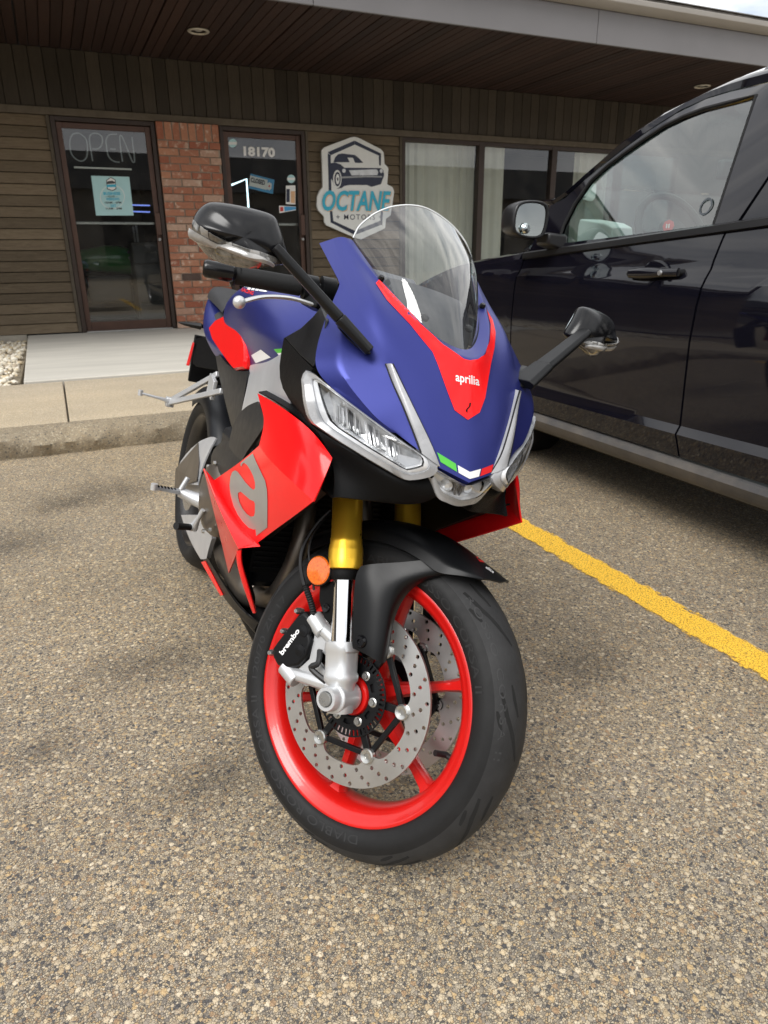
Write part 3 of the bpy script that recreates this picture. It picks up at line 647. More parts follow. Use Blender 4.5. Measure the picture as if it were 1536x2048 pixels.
# poster
def Zd2(x,y): return (430+x/6.828,230+y/6.828)
pos=empty('poster',(.77,WY+.035,1.5),'pale blue opening hours poster on the left glass door','poster'); bpy.context.view_layer.update()
YP=WY+.036
m=MB(); m.add([PW(*Zd(*p),YP) for p in((455,940),(790,940),(750,595),(410,585))],[(0,1,2,3)]); adopt(m.build('sheet',M['paper'],smooth=0,solid=.0006),pos)
def ptext(s,x0,x1,y0,y1,mat,b=.01): adopt(walltext(s,Zd(x0,y1),Zd(x1,y1),Zd(x0-3,y0),YP-.0025,mat,'lettering',bold=b),pos)
ptext('BUSINESS',522,672,730,757,M['cyan'],.03); ptext('— HOURS —',535,650,762,778,M['grey_dk']); ptext('WEEKDAYS',545,665,782,805,M['cyan'],.03); ptext('10AM - 6PM',535,682,815,834,M['grey_dk'],.02); ptext('SAT',585,636,840,865,M['cyan'],.03); ptext('11AM - 3PM',545,685,868,888,M['grey_dk'],.02)
for poly,mat,of in(([(545,625),(585,597),(628,620),(636,705),(600,722),(552,705)],M['grey_dk'],.0018),([(552,628),(585,604),(622,624),(629,700),(600,714),(559,700)],M['white'],.0026),([(548,650),(560,635),(600,630),(625,642),(622,655),(552,660)],M['grey_dk'],.0034),([(548,665),(632,662),(634,685),(550,688)],M['cyan'],.0042)):
    m=MB(); m.add([PW(*Zd(*p),YP-of) for p in poly],[tuple(range(len(poly)))]); adopt(m.build('logo',mat,smooth=0,fixn=False),pos)
m=MB(); ring=[]
for k in range(40):
    a0,a1=k*PI/20,(k+1)*PI/20
    m.add([PW(*Zd(600+r*math.cos(a),775+r*math.sin(a)*.98),YP-.0015) for r,a in((105,a0),(110,a0),(110,a1),(105,a1))],[(0,1,2,3)])
adopt(m.build('printed_circle',M['white'],smooth=0,fixn=False),pos)
# street number and stickers on the second door
o=walltext('18170',Zd2(392,562),Zd2(822,583),Zd2(386,425),WY+.036,M['white'],'street_number',bold=.045); tag(o,'white street number 18170 on the door glass','number')
def circ_sticker(cx_,cy_,rr,lab):
    t=empty('round_sticker',tuple(PW(*Zd2(cx_,cy_),WY+.036)),lab,'sticker','round stickers on the numbered door'); bpy.context.view_layer.update()
    m=MB(); m.add([PW(*Zd2(cx_+rr*math.cos(a*PI/14),cy_+rr*1.05*math.sin(a*PI/14)),WY+.036) for a in range(28)],[tuple(range(28))]); adopt(m.build('disc',M['paper'],smooth=0,fixn=False),t)
    m=MB(); m.add([PW(*Zd2(*p),WY+.0345) for p in((cx_-rr,cy_+.35*rr),(cx_+rr,cy_+.35*rr),(cx_+rr,cy_-.3*rr),(cx_-rr,cy_-.3*rr))],[(0,1,2,3)]); adopt(m.build('band',M['white'],smooth=0,fixn=False),t)
circ_sticker(242,385,57,'round teal and white sticker left of the street number'); circ_sticker(1040,872,54,'round teal and white sticker below the street number at the door edge')
cs=empty('closed_sign',tuple(PW(*Zd2(640,940),WY+.12)),'small tilted CLOSED sign with blue bands hanging behind the numbered door','sign'); bpy.context.view_layer.update()
M['skyblue']=pm('sky blue print',(.06,.32,.62),.4); M['redp']=pm('red print',(.6,.03,.03),.4)
def cq(pts,mat,of,nm):
    m=MB(); m.add([PW(*Zd2(*p),WY+.12-of) for p in pts],[tuple(range(len(pts)))]); adopt(m.build(nm,mat,smooth=0,fixn=False,solid=.001 if of==0 else 0),cs)
cq([(462,1000),(790,1080),(812,885),(485,800)],M['white'],0,'plate'); cq([(460,1000),(790,1080),(793,1045),(464,965)],M['skyblue'],.003,'band'); cq([(482,825),(810,910),(812,885),(485,800)],M['skyblue'],.003,'band')
cq([(700,1058),(790,1080),(810,890),(722,868)],M['skyblue'],.0022,'band'); cq([(705,1010),(740,1030),(770,1005),(775,940),(740,915),(712,940)],M['white'],.005,'patch'); cq([(728,975),(742,990),(755,975),(742,950)],M['redp'],.007,'leaf')
adopt(walltext('CLOSED',Zd2(487,915),Zd2(680,962),Zd2(492,848),WY+.12-.005,M['navy'],'lettering',bold=.035),cs)
for pts,mat,lab,nm in (([(968,1215),(1098,1222),(1098,960),(968,965)],M['white'],'white and blue notice at the edge of the numbered door','notice'),([(880,1340),(1105,1300),(1105,1250),(875,1238)],M['white'],'white and blue decal above the pull handle of the numbered door','decal')):
    t=empty(nm,tuple(PW(*Zd2(*pts[0]),WY+.036)),lab,'sticker'); bpy.context.view_layer.update()
    m=MB(); m.add([PW(*Zd2(*p),WY+.036) for p in pts],[(0,1,2,3)]); adopt(m.build('sheet',mat,smooth=0,fixn=False),t)
    if nm=='notice':
        for q,mm in (([(975,1190),(1020,1190),(1020,1010),(975,1010)],M['navy']),([(1035,1200),(1092,1205),(1092,1040),(1035,1040)],M['orange'])):
            m=MB(); m.add([PW(*Zd2(*p),WY+.0345) for p in q],[(0,1,2,3)]); adopt(m.build('print',mm,smooth=0,fixn=False),t)
    else:
        m=MB(); m.add([PW(*Zd2(*p),WY+.0345) for p in((950,1318),(1105,1290),(1105,1255),(945,1250))],[(0,1,2,3)]); adopt(m.build('print',M['skyblue'],smooth=0,fixn=False),t)
        m=MB(); m.add([PW(*Zd2(*p),WY+.0345) for p in((890,1320),(935,1312),(930,1255),(888,1255))],[(0,1,2,3)]); adopt(m.build('print',M['redp'],smooth=0,fixn=False),t)
# ------------------------------------------------------------------ buildings across the lot (seen in the reflections)
M['stucco']=pm('grey stucco',(.20,.185,.165),.9,var=.12,vs=1.2); M['metalroof']=pm('dark metal roof',(.07,.072,.078),.5)
def across(cx_,cy_,wx,wy,h,rot,lab):
    t=empty('low_building',(cx_,cy_,0),lab,'building'); t.rotation_euler.z=rot
    m=MB(); m.box((-wx,-wy,0),(wx,wy,h*.72)); m.build('wall',M['stucco'],t,smooth=0)
    m=MB(); m.box((-wx-.3,-wy-.3,h*.72),(wx+.3,wy+.9,h)); m.build('roof_band',M['metalroof'],t,smooth=0)
    k=int(wx*2/5)
    for i in range(k):
        a=-wx+i*5+.7
        m=MB(); m.box((a,wy+.001,.6),(a+3.2,wy+.05,h*.6)); m.build('window',M['room'],t,smooth=0)
        m=MB(); m.box((a-.06,wy+.001,.54),(a+3.26,wy+.03,.599)); m.build('sill',M['gutter'],t,smooth=0)
across(2,-26,30,5,5.6,0,'long low grey building across the parking lot')
across(-24,-2,22,5,4.2,-PI/2,'low grey building along the side of the parking lot')
# ------------------------------------------------------------------ dark van parked beside the line
M['carpaint']=pm('black blue car paint',(.0040,.0040,.0075),.07,var=.1,vs=3,rvar=.015,coat=1.0,spec=.0,cior=1.5,dust=.006,dustcol=(.30,.26,.21))
M['carblack']=pm('black car trim',(.010,.010,.011),.35,var=.1)
M['rubber']=pm('rubber',(.009,.009,.0095),.65,bmp=.2,bs=200,spec=.3)
M['sillmat']=pm('grey sill cladding',(.055,.055,.058),.5,var=.15,dust=.25)
M['cabin']=pm('grey cabin trim',(.10,.11,.105),.8,var=.15)
M['dash']=pm('dark dash',(.028,.034,.034),.6)
M['alloy']=pm('alloy wheel',(.45,.45,.46),.3,metal=.8)
M['mirrorglass']=pm('mirror glass',(.80,.86,.86),.015,metal=1,var=.01,rvar=.005)
M['smoke']=pane('tinted glass',(.10,.11,.11),1.0,ior=1.55)
CX,CY=2.935,1.8; HW=.935
car=empty('parked_van',(CX,CY,0),'black crossover van parked beside the worn yellow line','car')
DX=[(.20,.09),(.25,.055),(.30,.035),(.335,.036),(.40,.012),(.43,.0),(.455,.018),(.60,.012),(.75,.006),(.88,.010),(.955,.020),(.985,.045),(1.03,.055),(1.09,.075),(1.14,.095),(1.3,.140),(1.5,.205),(1.56,.245),(1.60,.31)]
def dxz(z):
    for (a,b),(c,e) in zip(DX,DX[1:]):
        if z<=c: return lerp(b,e,max(0,(z-a)/(c-a)))
    return DX[-1][1]
def taper(y):   # plan shape: narrows towards nose and tail
    return (max(0,y-3.3)**2)*.14+(max(0,.2-y)**2)*.08
def side(y,z,out=0): return HW-dxz(z)-taper(y)+out       # half width at (Y,z)
def CP(px,py):
    X=2.05
    for _ in range(12):
        p=PX(px,py,0,X); X=CX-side(p.y,p.z)
    return p.y,p.z
def belt(y): return 1.052+(2.65-y)*.080 if y<2.95 else 1.028-.10*(y-2.95)-.10*max(0,y-3.5)
WF,WR=3.36,.47
def arch(y,zb):
    z=zb
    for c in(WF,WR):
        d=abs(y-c)
        if d<.40: z=max(z,.335+math.sqrt(max(0,.40**2-d*d)))
    return z
def sidepanel(name,y0f,y1f,zb,zt,sgn,ny=22,nz=26,mat=None,out=0,label=None,bev=0):
    m=MB(); rows=[]
    for i in range(ny+1):
        r_=[]
        for j in range(nz+1):
            v=j/nz
            yy0=y0f(v);yy1=y1f(v); y=lerp(yy0,yy1,i/ny)
            z=lerp(zb(y),zt(y),v); y=lerp(y0f((z-.33)/.8),y1f((z-.33)/.8),i/ny)
            r_.append((sgn*side(y,z,out),y-CY,z))
        rows.append(r_)
    m,_=grid(rows); return m.build(name,mat or M['carpaint'],car,smooth=28,solid=.02,soff=-1 if sgn<0 else -1)
f_front=lambda v:2.938-.02*v; f_rear=lambda v:1.832-.035*max(0,v-.55)
g_=.0045
for sgn in(-1,1):
    zb=lambda y:.337; zt=lambda y:belt(y)
    sidepanel('front_door',lambda v:f_front(v)-g_,lambda v:f_rear(v)+g_,zb,zt,sgn)
    sidepanel('rear_door',lambda v:f_rear(v)-g_,lambda v:.80+.25*max(0,.5-v)+g_,zb,zt,sgn)
    sidepanel('fender',lambda v:4.28,lambda v:f_front(v)+g_,lambda y:arch(y,.30),lambda y:belt(y),sgn,ny=44)
    sidepanel('rear_quarter',lambda v:.80+.25*max(0,.5-v)-g_,lambda v:-.58,lambda y:arch(y,.30),zt,sgn,ny=40)
    # sill
    m=MB(); rows=[]
    for i in range(13):
        y=lerp(2.98,.86,i/12); rows.append([(sgn*side(y,z,o_),y-CY,z) for z,o_ in((.215,-.05),(.243,-.004),(.262,.010),(.300,.012),(.322,.004),(.331,-.02))])
    m,_=grid(rows); m.build('sill',M['sillmat'],car,smooth=40,solid=.015)
    # belt moulding
    m=MB(); rows=[]
    for i in range(25):
        y=lerp(2.92,-.45,i/24); b_=belt(y); rows.append([(sgn*side(y,b_,o_)*1.0,y-CY,b_+dz) for dz,o_ in((-.004,.002),(.0,.012),(.022,.010),(.028,-.004),(.026,-.02))])
    m,_=grid(rows); m.build('belt_moulding',M['carblack'],car,smooth=40,solid=.004)
# glass outline on the left side, read off the photograph and laid on the body surface
dlo=[CP(*p) for p in((1113,492),(1127,450),(1148,408),(1181,361),(1215,330),(1250,304),(1290,276),(1328,251),(1367,232),(1406,217),(1460,203),(1512,190))]
yb0=CP(1425,453); ytop=dlo[-1]
top_gap=[CP(*p) for p in((1117,408),(1150,376),(1180,350),(1208,328),(1248,296),(1289,266),(1328,241),(1367,217),(1444,184),(1536,155))]
roof_e=[CP(*p) for p in((1110,409),(1160,360),(1204,320),(1250,279),(1328,227),(1406,186),(1483,153),(1536,132))]
def interp(pl,y):
    pl=sorted(pl)
    if y<=pl[0][0]:
        (a,b),(c,e)=pl[0],pl[1]; return b+(y-a)*(e-b)/(c-a)*.25
    for (a,b),(c,e) in zip(pl,pl[1:]):
        if y<=c: return lerp(b,e,(y-a)/(c-a))
    return pl[-1][1]
def P3(sgn,y,z,out=0): return Vector((sgn*side(y,z,out),y-CY,z))
fz=lambda y:min(1.585,interp(top_gap,y)) if y>1.2 else min(1.585,interp(top_gap,1.2)+(1.2-y)*.01)
rz=lambda y:min(1.63,interp(roof_e,y)) if y>1.45 else min(1.635,interp(roof_e,1.45)+(1.45-y)*.02)
for sgn in(-1,1):
    # front door upper frame around the glass
    yA=2.86; outer=[];
    ys=[2.875-.0*i for i in range(1)]
    front=[(2.90,belt(2.90)+.018)]
    topl=[(y,fz(y)-.004) for y in [2.84,2.75,2.65,2.55,2.45,2.35,2.25,2.15,2.05,1.95,1.85,1.75,1.665]]
    topl=[p for p in topl if p[1]>belt(p[0])+.03]
    rear=[(1.64,1.535 if False else fz(1.64)-.004),(1.70,1.35),(1.79,belt(1.79)+.02)]
    lp_out=front+topl+rear
    lp_in=[(dlo[0][0],dlo[0][1]+.008)]+dlo[1:]+[(yb0[0],yb0[1]+.006)]
    # keep the glass inside the frame
    v,f=fill2d([lp_out,lp_in]); m=MB(); m.add([P3(sgn,a,b,.0) for a,b in v],f); m.build('door_frame',M['carpaint'],car,smooth=30,solid=.02)
    v,f=fill2d([lp_in]); m=MB(); m.add([P3(sgn,a,b,-.012) for a,b in v],f); m.build('side_window',M['car_glass'],car,smooth=180,fixn=False)
    # rubber seal
    m=MB(); m.tube([P3(sgn,a,b,-.003) for a,b in lp_in],.0065,6); m.build('window_seal',M['rubber'],car)
    # rear door upper: glass and frame
    lp2o=[(1.775,belt(1.78)+.02),(1.69,1.35),(1.63,fz(1.63)-.004)]+[(y,fz(y)-.004) for y in(1.4,1.2,1.0,.85)]+[(.72,1.40),(.74,belt(.74)+.02)]
    lp2i=[(1.64,belt(1.64)+.022),(1.545,1.47),(1.4,fz(1.4)-.055),(1.1,fz(1.1)-.06),(.90,fz(.9)-.07),(.82,1.38),(.84,belt(.84)+.022)]
    v,f=fill2d([lp2o,lp2i]); m=MB(); m.add([P3(sgn,a,b,.0) for a,b in v],f); m.build('door_frame',M['carpaint'],car,smooth=30,solid=.02)
    v,f=fill2d([lp2i]); m=MB(); m.add([P3(sgn,a,b,-.012) for a,b in v],f); m.build('side_window',M['smoke'],car,smooth=180,fixn=False)
    m=MB(); m.tube([P3(sgn,a,b,-.003) for a,b in lp2i],.0065,6); m.build('window_seal',M['rubber'],car)
    lp3=[(.71,belt(.7)+.02),(.69,1.40),(.80,fz(.8)-.004),(.2,fz(.2)-.004),(-.25,1.45),(-.5,belt(-.5)+.02)]
    v,f=fill2d([lp3]); m=MB(); m.add([P3(sgn,a,b) for a,b in v],f); m.build('rear_pillar',M['carpaint'],car,smooth=30,solid=.02)
    # roof side rail (A pillar sweeping into the roof edge)
    rows=[]
    for i in range(40):
        y=lerp(2.90,-.35,i/39); a=max(fz(y)+.002,belt(y)+.03); b=max(rz(y),a+.02); p=P3(sgn,y,a); q=P3(sgn,y,b)
        rows.append([p+Vector((-sgn*.012,0,0)),p,p.lerp(q,.5)+Vector((sgn*.010,0,.004)),q+Vector((0,0,0)),q+Vector((-sgn*.055,0,.012))])
    m,_=grid(rows); m.build('roof_rail',M['carpaint'],car,smooth=50,solid=.006)
    # A-pillar inner face / windshield edge
# roof and windshield
rows=[]
for i in range(26):
    y=lerp(2.0,-.38,i/25); e=side(y,rz(y))-.05; z=rz(y)+.012
    rows.append([Vector((e*math.sin(t),y-CY,z+.055*math.cos(t)*(1-.35*i/25))) for t in [lerp(-PI/2,PI/2,k/16) for k in range(17)]])
m,_=grid(rows); m.build('roof',M['carpaint'],car,smooth=60,solid=.02)
rows=[]
for i in range(14):
    y=lerp(3.02,2.0,i/13); z=max(belt(y)+.06,rz(y)+.012) if y<2.9 else 1.07+(3.02-y)*.5
    e=side(y,min(z,1.6))-.05
    rows.append([Vector((e*math.sin(t),y-CY+.10*math.cos(t)*(1-i/13),z+.05*math.cos(t)*(i/13))) for t in [lerp(-PI/2,PI/2,k/12) for k in range(13)]])
m,_=grid(rows); m.build('windshield',M['car_glass'],car,smooth=180,fixn=False)
# hood, nose, tail, floor
rows=[]
for i in range(16):
    y=lerp(2.96,4.34,i/15); e=side(y,belt(y)); z=belt(y)-.002
    rows.append([Vector((e*math.sin(t),y-CY+.12*math.cos(t)*(i/15),z+(.075-.02*i/15)*math.cos(t)**.6 if abs(t)<PI/2-.01 else z)) for t in [lerp(-PI/2,PI/2,k/16) for k in range(17)]])
m,_=grid(rows); m.build('hood',M['carpaint'],car,smooth=60,solid=.015)
rows=[]
for z,o_ in((belt(4.3)-.01,0),(.75,.05),(.55,.07),(.40,.05),(.22,-.05)):
    rows.append([Vector((side(4.28,z)*math.sin(t),4.28-CY+(.16+o_)*math.cos(t),z)) for t in [lerp(-PI/2,PI/2,k/16) for k in range(17)]])
m,_=grid(rows); m.build('front_bumper',M['carpaint'],car,smooth=50,solid=.02)
m=MB()
for k in range(3): m.box((-.45,4.455-CY+.02,.62+k*.06),(.45,4.50-CY,.645+k*.06))
m.build('grille',M['carblack'],car,smooth=0,bevel=.006)
rows=[]
for z,o_ in((1.60,-.12),(1.35,-.02),(belt(-.5),.05),(.75,.10),(.45,.12),(.25,.02)):
    rows.append([Vector((side(-.5,min(z,1.6))*math.sin(t),-.56-CY-(.06+o_)*math.cos(t),z)) for t in [lerp(-PI/2,PI/2,k/12) for k in range(13)]])
m,_=grid(rows); m.build('tailgate',M['carpaint'],car,smooth=50,solid=.02)
m=MB(); m.box((-.80,-2.3,.21),(.80,2.35,.26)); m.build('floor_pan',M['carblack'],car,smooth=0)
for sgn in(-1,1):
    for yy in(WF,WR):
        o=Vector((sgn*.80,yy-CY,.345)); s_=sgn
        m=MB(); m.lathe([(.235,-.10),(.30,-.11),(.335,-.09),(.345,-.04),(.345,.04),(.335,.09),(.30,.11),(.235,.10)],o,(s_,0,0),48,closed=True); ty=m.build('tyre',M['rubber'],car)
        m=MB(); m.lathe([(.238,.095),(.225,.085),(.215,.05),(.21,-.09)],o,(s_,0,0),48)
        for k in range(5):
            a=k*2*PI/5; u=Vector((0,math.cos(a),math.sin(a))); t_=Vector((0,-math.sin(a),math.cos(a)))
            m.obox(o+u*.13+Vector((s_*.065,0,0)),(u,t_,(1,0,0)),(.09,.028,.015))
        m.lathe([(.0005,.085),(.05,.082),(.06,.06)],o,(s_,0,0),24); m.build('wheel',M['alloy'],car)
        m=MB(); m.lathe([(.41,-.32),(.41,.04)],o,(s_,0,0),40,a0=0,a1=2*PI); m.build('wheel_well',M['carblack'],car)
# door handle with cup and lock
def CPt(px,py,out=0): y,z=CP(px,py); return P3(-1,y,z,out)
for (a,b) in (((1268,547),(1366,545)),):
    p,q=CPt(*a,.022),CPt(*b,.022); mid=(p+q)/2
    m=MB(); m.lathe([(.0005,.0),(.06,.0),(.075,.004)],mid+Vector((.018,.01,-.002)),(1,0,0),28); m.map(lambda v:Vector((v.x,mid.y+(v.y-mid.y)*.9,mid.z+(v.z-mid.z)*.62))); m.build('handle_cup',M['carpaint'],car)
    rings=[]
    for k in range(9):
        t=k/8; c=p.lerp(q,t); hz=.016+.006*math.sin(PI*min(1,t*1.4)); hx=.010+.010*math.sin(PI*t)
        rings.append([c+Vector((-hx*math.cos(u),0,hz*math.sin(u))) for u in [2*PI*j/14 for j in range(14)]])
    m=MB(); m.loft(rings); h=m.build('door_handle',M['carpaint'],car)
    m=MB(); m.lathe([(.0005,.006),(.008,.006),(.010,.0)],p.lerp(q,.72)+Vector((-.018,0,.0)),(-1,0,0),16); m.build('door_lock',M['alloy'],h)
    for e in(p,q): m=MB(); m.tube([e+Vector((.035,0,0)),e+Vector((-.004,0,0))],.012,10); m.build('handle_foot',M['carblack'],car)
# door mirror (left)
mc=Vector((1.915-CX,2.70-CY,1.165))
def CM(px,py,y): p=PX(px,py,1,y); return Vector((p.x-CX,p.y-CY,p.z))
ym=2.66
ring0=[CM(*p,ym) for p in((1040,404),(1060,399),(1092,402),(1101,412),(1099,440),(1093,468),(1085,477),(1060,479),(1036,472),(1027,462),(1028,440),(1032,415))]
cen=sum(ring0,Vector())/12
rings=[ring0,[cen+(p-cen)*1.03+Vector((0,.02,0)) for p in ring0],[cen+(p-cen)*1.0+Vector((0,.08,0)) for p in ring0],[cen+(p-cen)*.82+Vector((0,.13,0)) for p in ring0],[cen+(p-cen)*.45+Vector((0,.16,0)) for p in ring0]]
rin=[cen+(p-cen)*.86+Vector((0,.006,0)) for p in ring0]
m=MB(); m.loft([rin]+rings,cap=False); m.add([*rings[-1]],[tuple(range(12))]); mir=m.build('door_mirror',M['carblack'],car,sub=1)
m=MB(); m.add([cen+(p-cen)*.88+Vector((0,.010,0)) for p in ring0],[tuple(range(12))]); m.build('mirror_glass',M['mirrorglass'],mir,smooth=0)
bs=CM(1052,457,ym-.002); m=MB(); m.lathe([(.0005,-.010),(.016,-.008),(.021,-.002),(.022,.005)],bs,(0,1,0),24); m.build('blind_spot_mirror',M['mirrorglass'],mir)
m=MB(); a=CM(1085,480,ym+.05); b=P3(-1,2.70,belt(2.70)+.03,.0)
m.loft([[a+Vector((0,y,z)) for y,z in((-.04,-.02),(.05,-.02),(.05,.03),(-.04,.03))],[b+Vector((.02,y,z)) for y,z in((-.05,-.02),(.06,-.02),(.06,.05),(-.05,.05))]]); m.build('mirror_foot',M['carblack'],car,bevel=.01)
# cabin
m=MB(); m.loft([[(-.78,y,z) for y,z in((2.98-CY,.70),(2.98-CY,1.03),(2.70-CY,1.075),(2.42-CY,1.06),(2.33-CY,.98),(2.40-CY,.70))],[(.78,y,z) for y,z in((2.98-CY,.70),(2.98-CY,1.03),(2.70-CY,1.075),(2.42-CY,1.06),(2.33-CY,.98),(2.40-CY,.70))]]); m.build('dashboard',M['dash'],car,bevel=.03)
wc=PX(1345,470,0,CX-.43); wl=Vector((wc.x-CX,wc.y-CY,wc.z)); wax=Vector((0,-.88,.48)).normalized()
m=MB(); m.lathe([(.185+.016*math.cos(a*PI/4),.016*math.sin(a*PI/4)) for a in range(8)],wl,wax,40,closed=True); sw=m.build('steering_wheel',M['dash'],car)
m=MB(); m.lathe([(.0005,.03),(.06,.028),(.075,.0),(.06,-.03)],wl,wax,24); 
uu=wax.cross(Vector((1,0,0))).normalized()
m.tube([wl-Vector((.17,0,0)),wl+Vector((.17,0,0))],.02,8); m.tube([wl,wl-uu*.17*(1 if uu.z>0 else -1)],.02,8); m.build('wheel_hub',M['dash'],sw)
M['redstk']=pm('red sticker',(.55,.03,.03),.4)
st=PX(1337,452,0,CX-.56); sl=Vector((st.x-CX,st.y-CY,st.z))
m=MB(); m.lathe([(.0005,.002),(.024,.002),(.024,-.002)],sl,Vector((-.9,-.4,.1)),8); m.build('red_badge',M['redstk'],sw,smooth=0)
v,f=text2d('II',.02); m=MB(); m.add([sl+Vector((-.004,0,0))+Vector((.009,-.02,0)).normalized()*.014*(u-.5)+Vector((0,0,.016))*(q-.5) for u,q in v],f); m.build('badge_mark',M['white'],sw,smooth=0,fixn=False)
# headrest and seats
def seat(x):
    m=MB(); prof=lambda wd:[(x-wd,0),(x+wd,0)]
    m.loft([[(x+sx*wd,y-CY,z) for sx in(-1,1)][:1]+[(x+wd,y-CY,z)]+[(x+wd,y-CY+th,z+.02),(x-wd,y-CY+th,z+.02)] for y,z,wd,th in((2.05,.55,.24,.14),(1.72,.52,.25,.14))]); m.build('seat_cushion',M['cabin'],car,bevel=.04)
    m=MB(); m.loft([[(x-wd,y-CY,z),(x+wd,y-CY,z),(x+wd*.9,y-CY-.14,z),(x-wd*.9,y-CY-.14,z)] for y,z,wd in((1.66,.58,.24),(1.56,.95,.24),(1.48,1.16,.17))]); m.build('seat_back',M['cabin'],car,bevel=.04)
    m=MB(); m.loft([[(x-wd,y-CY,z),(x+wd,y-CY,z),(x+wd,y-CY-.10,z),(x-wd,y-CY-.10,z)] for y,z,wd in((1.46,1.19,.11),(1.45,1.28,.13),(1.44,1.37,.10))]); m.build('headrest',M['cabin'],car,bevel=.03)
seat(-.42); seat(.42)
m=MB(); m.box((-.70,1.2-CY,.48),(.70,.7-CY,.62)); m.box((-.70,.75-CY,.62),(.70,.60-CY,1.2)); m.build('rear_bench',M['cabin'],car,bevel=.04)
pm_=[PX(px,py,0,2.36) for px,py in((1153,485),(1225,478),(1224,455),(1208,446),(1160,438),(1156,450))]
m=MB(); m.prism([Vector((p.x-CX,p.y-CY,p.z)) for p in pm_],(.14,.02,.0)); m.build('white_box',M['white'],car,smooth=0,bevel=.006)
m=MB(); c_=PX(1455,330,0,CX-.12); m.box((c_.x-CX-.05,c_.y-CY-.02,c_.z-.06),(c_.x-CX+.14,c_.y-CY+.02,c_.z+.02)); m.build('inside_mirror',M['dash'],car,bevel=.012)
# round sticker on the glass
M['stkdark']=pm('dark print',(.05,.06,.07),.5)
p=CP(1407,413); c=P3(-1,p[0],p[1],-.0105); m=MB()
for k in range(28):
    a0,a1=k*2*PI/28,(k+1)*2*PI/28
    m.add([c+Vector((-.0,r*math.cos(a),r*1.1*math.sin(a)))+Vector((.32*r*math.sin(a),0,0)) for r,a in((.020,a0),(.026,a0),(.026,a1),(.020,a1))],[(0,1,2,3)])
m.build('glass_sticker',M['stkdark'],car,smooth=0,fixn=False)
# ------------------------------------------------------------------ motorcycle
# body frame: x forward from the rear contact patch, y to the rider's left, z up; it leans on its side stand
PSI,LEAN,STEER=-1.57218624,0.25233396,0.50689151
WB=1.370; RAKE=R(24.1)
Rb=Matrix.Rotation(PSI,3,'Z')@Matrix.Rotation(-LEAN,3,'X')
BO=Vector((0.34779041,1.02027076,0))-Rb@Vector((WB,0,0))
p0=Vector((WB+.1046,0,0)); Rs=Matrix.Rotation(STEER,3,Vector((-math.sin(RAKE),0,math.cos(RAKE))))
bike=empty('motorcycle',label='blue and red sport motorcycle leaning on its stand in the parking bay',cat='motorcycle')
bike.matrix_world=Matrix.Translation(BO)@Rb.to_4x4()
bpy.context.view_layer.update()
cB=Rb.transposed()@(CAM-BO); cS=p0+Rs.transposed()@(cB-p0)
def B(px,py,y=None,x=None,z=None):
    d=Rb.transposed()@ray(px,py); i,v=(0,x) if x is not None else (1,y) if y is not None else (2,z)
    return cB+d*((v-cB[i])/d[i])
def S(px,py,y=None,x=None,z=None):
    d=Rs.transposed()@(Rb.transposed()@ray(px,py)); i,v=(0,x) if x is not None else (1,y) if y is not None else (2,z)
    return cS+d*((v-cS[i])/d[i])
def st(v): return p0+Rs@(Vector(v)-p0)      # parts that turn with the fork
def mir(p): return Vector((p[0],-p[1],p[2]))
# --- materials
M['blue']=pm('satin blue paint',(.026,.034,.195),.36,metal=.5,var=.05,vs=3,rvar=.03,spec=.5,bmp=.03,bs=900)
M['red']=pm('gloss red paint',(.90,.010,.012),.18,var=.04,vs=4,rvar=.03,coat=.10,spec=.25)
M['red_dusty']=pm('dusty red paint',(.60,.020,.018),.3,var=.08,vs=10,dust=.45)
M['red_rim']=pm('red wheel enamel',(.58,.008,.006),.30,var=.05,vs=8,rvar=.06,coat=.3)
M['bkplastic']=pm('black textured plastic',(.0035,.0035,.0038),.55,var=.15,vs=20,bmp=.25,bs=1400,spec=.13)
M['bksatin']=pm('black satin plastic',(.0045,.0048,.0056),.38,var=.12,vs=9,rvar=.06,spec=.26)
M['bkgloss']=pm('black gloss housing',(.0045,.0045,.0055),.22,var=.1,spec=.36)
M['dkgrey']=pm('dark grey panel',(.010,.0108,.013),.42,var=.1,spec=.3)
M['silver']=pm('cast aluminium paint',(.62,.63,.64),.38,metal=.55,var=.05,vs=10,bmp=.06,bs=700)
M['frame_al']=pm('silver frame paint',(.58,.59,.61),.36,metal=.5,var=.06)
M['chrome']=pm('hard chrome tube',(.86,.86,.87),.05,metal=1,var=.02,rvar=.02)
M['gold']=pm('gold anodised tube',(1.0,.58,.045),.30,metal=.75,var=.05,vs=6)
M['disc']=pm('ground brake steel',(.62,.61,.59),.32,metal=.9,var=.10,vs=5,rvar=.08)
M['tyre']=pm('tyre rubber',(.0085,.0085,.009),.62,var=.2,vs=16,rvar=.1,bmp=.12,bs=380,dust=.10,dustcol=(.06,.06,.06),spec=.3)
M['tread']=pm('scuffed tread rubber',(.022,.022,.023),.66,var=.22,vs=22,rvar=.1,bmp=.2,bs=420,dust=.16,dustcol=(.10,.098,.095),spec=.35)
M['groove']=pm('tyre groove',(.006,.006,.006),.9,var=.05)
M['tyretext']=pm('moulded tyre lettering',(.015,.015,.016),.75,var=.05)
M['treadtext']=pm('moulded tread lettering',(.030,.030,.031),.75,var=.05)
M['bolt']=pm('steel bolt',(.52,.52,.50),.28,metal=.9)
M['seat']=pm('seat cover',(.016,.016,.018),.65,bmp=.2,bs=900)
M['amber']=pm('amber reflector',(.75,.14,.01),.18,coat=.6,var=.3,vs=260)
M['screen']=pane('clear windscreen',(.88,.90,.905),1.0,ior=1.5)
M['lens']=pane('clear lamp lens',(.93,.94,.95),1.0,ior=1.48)
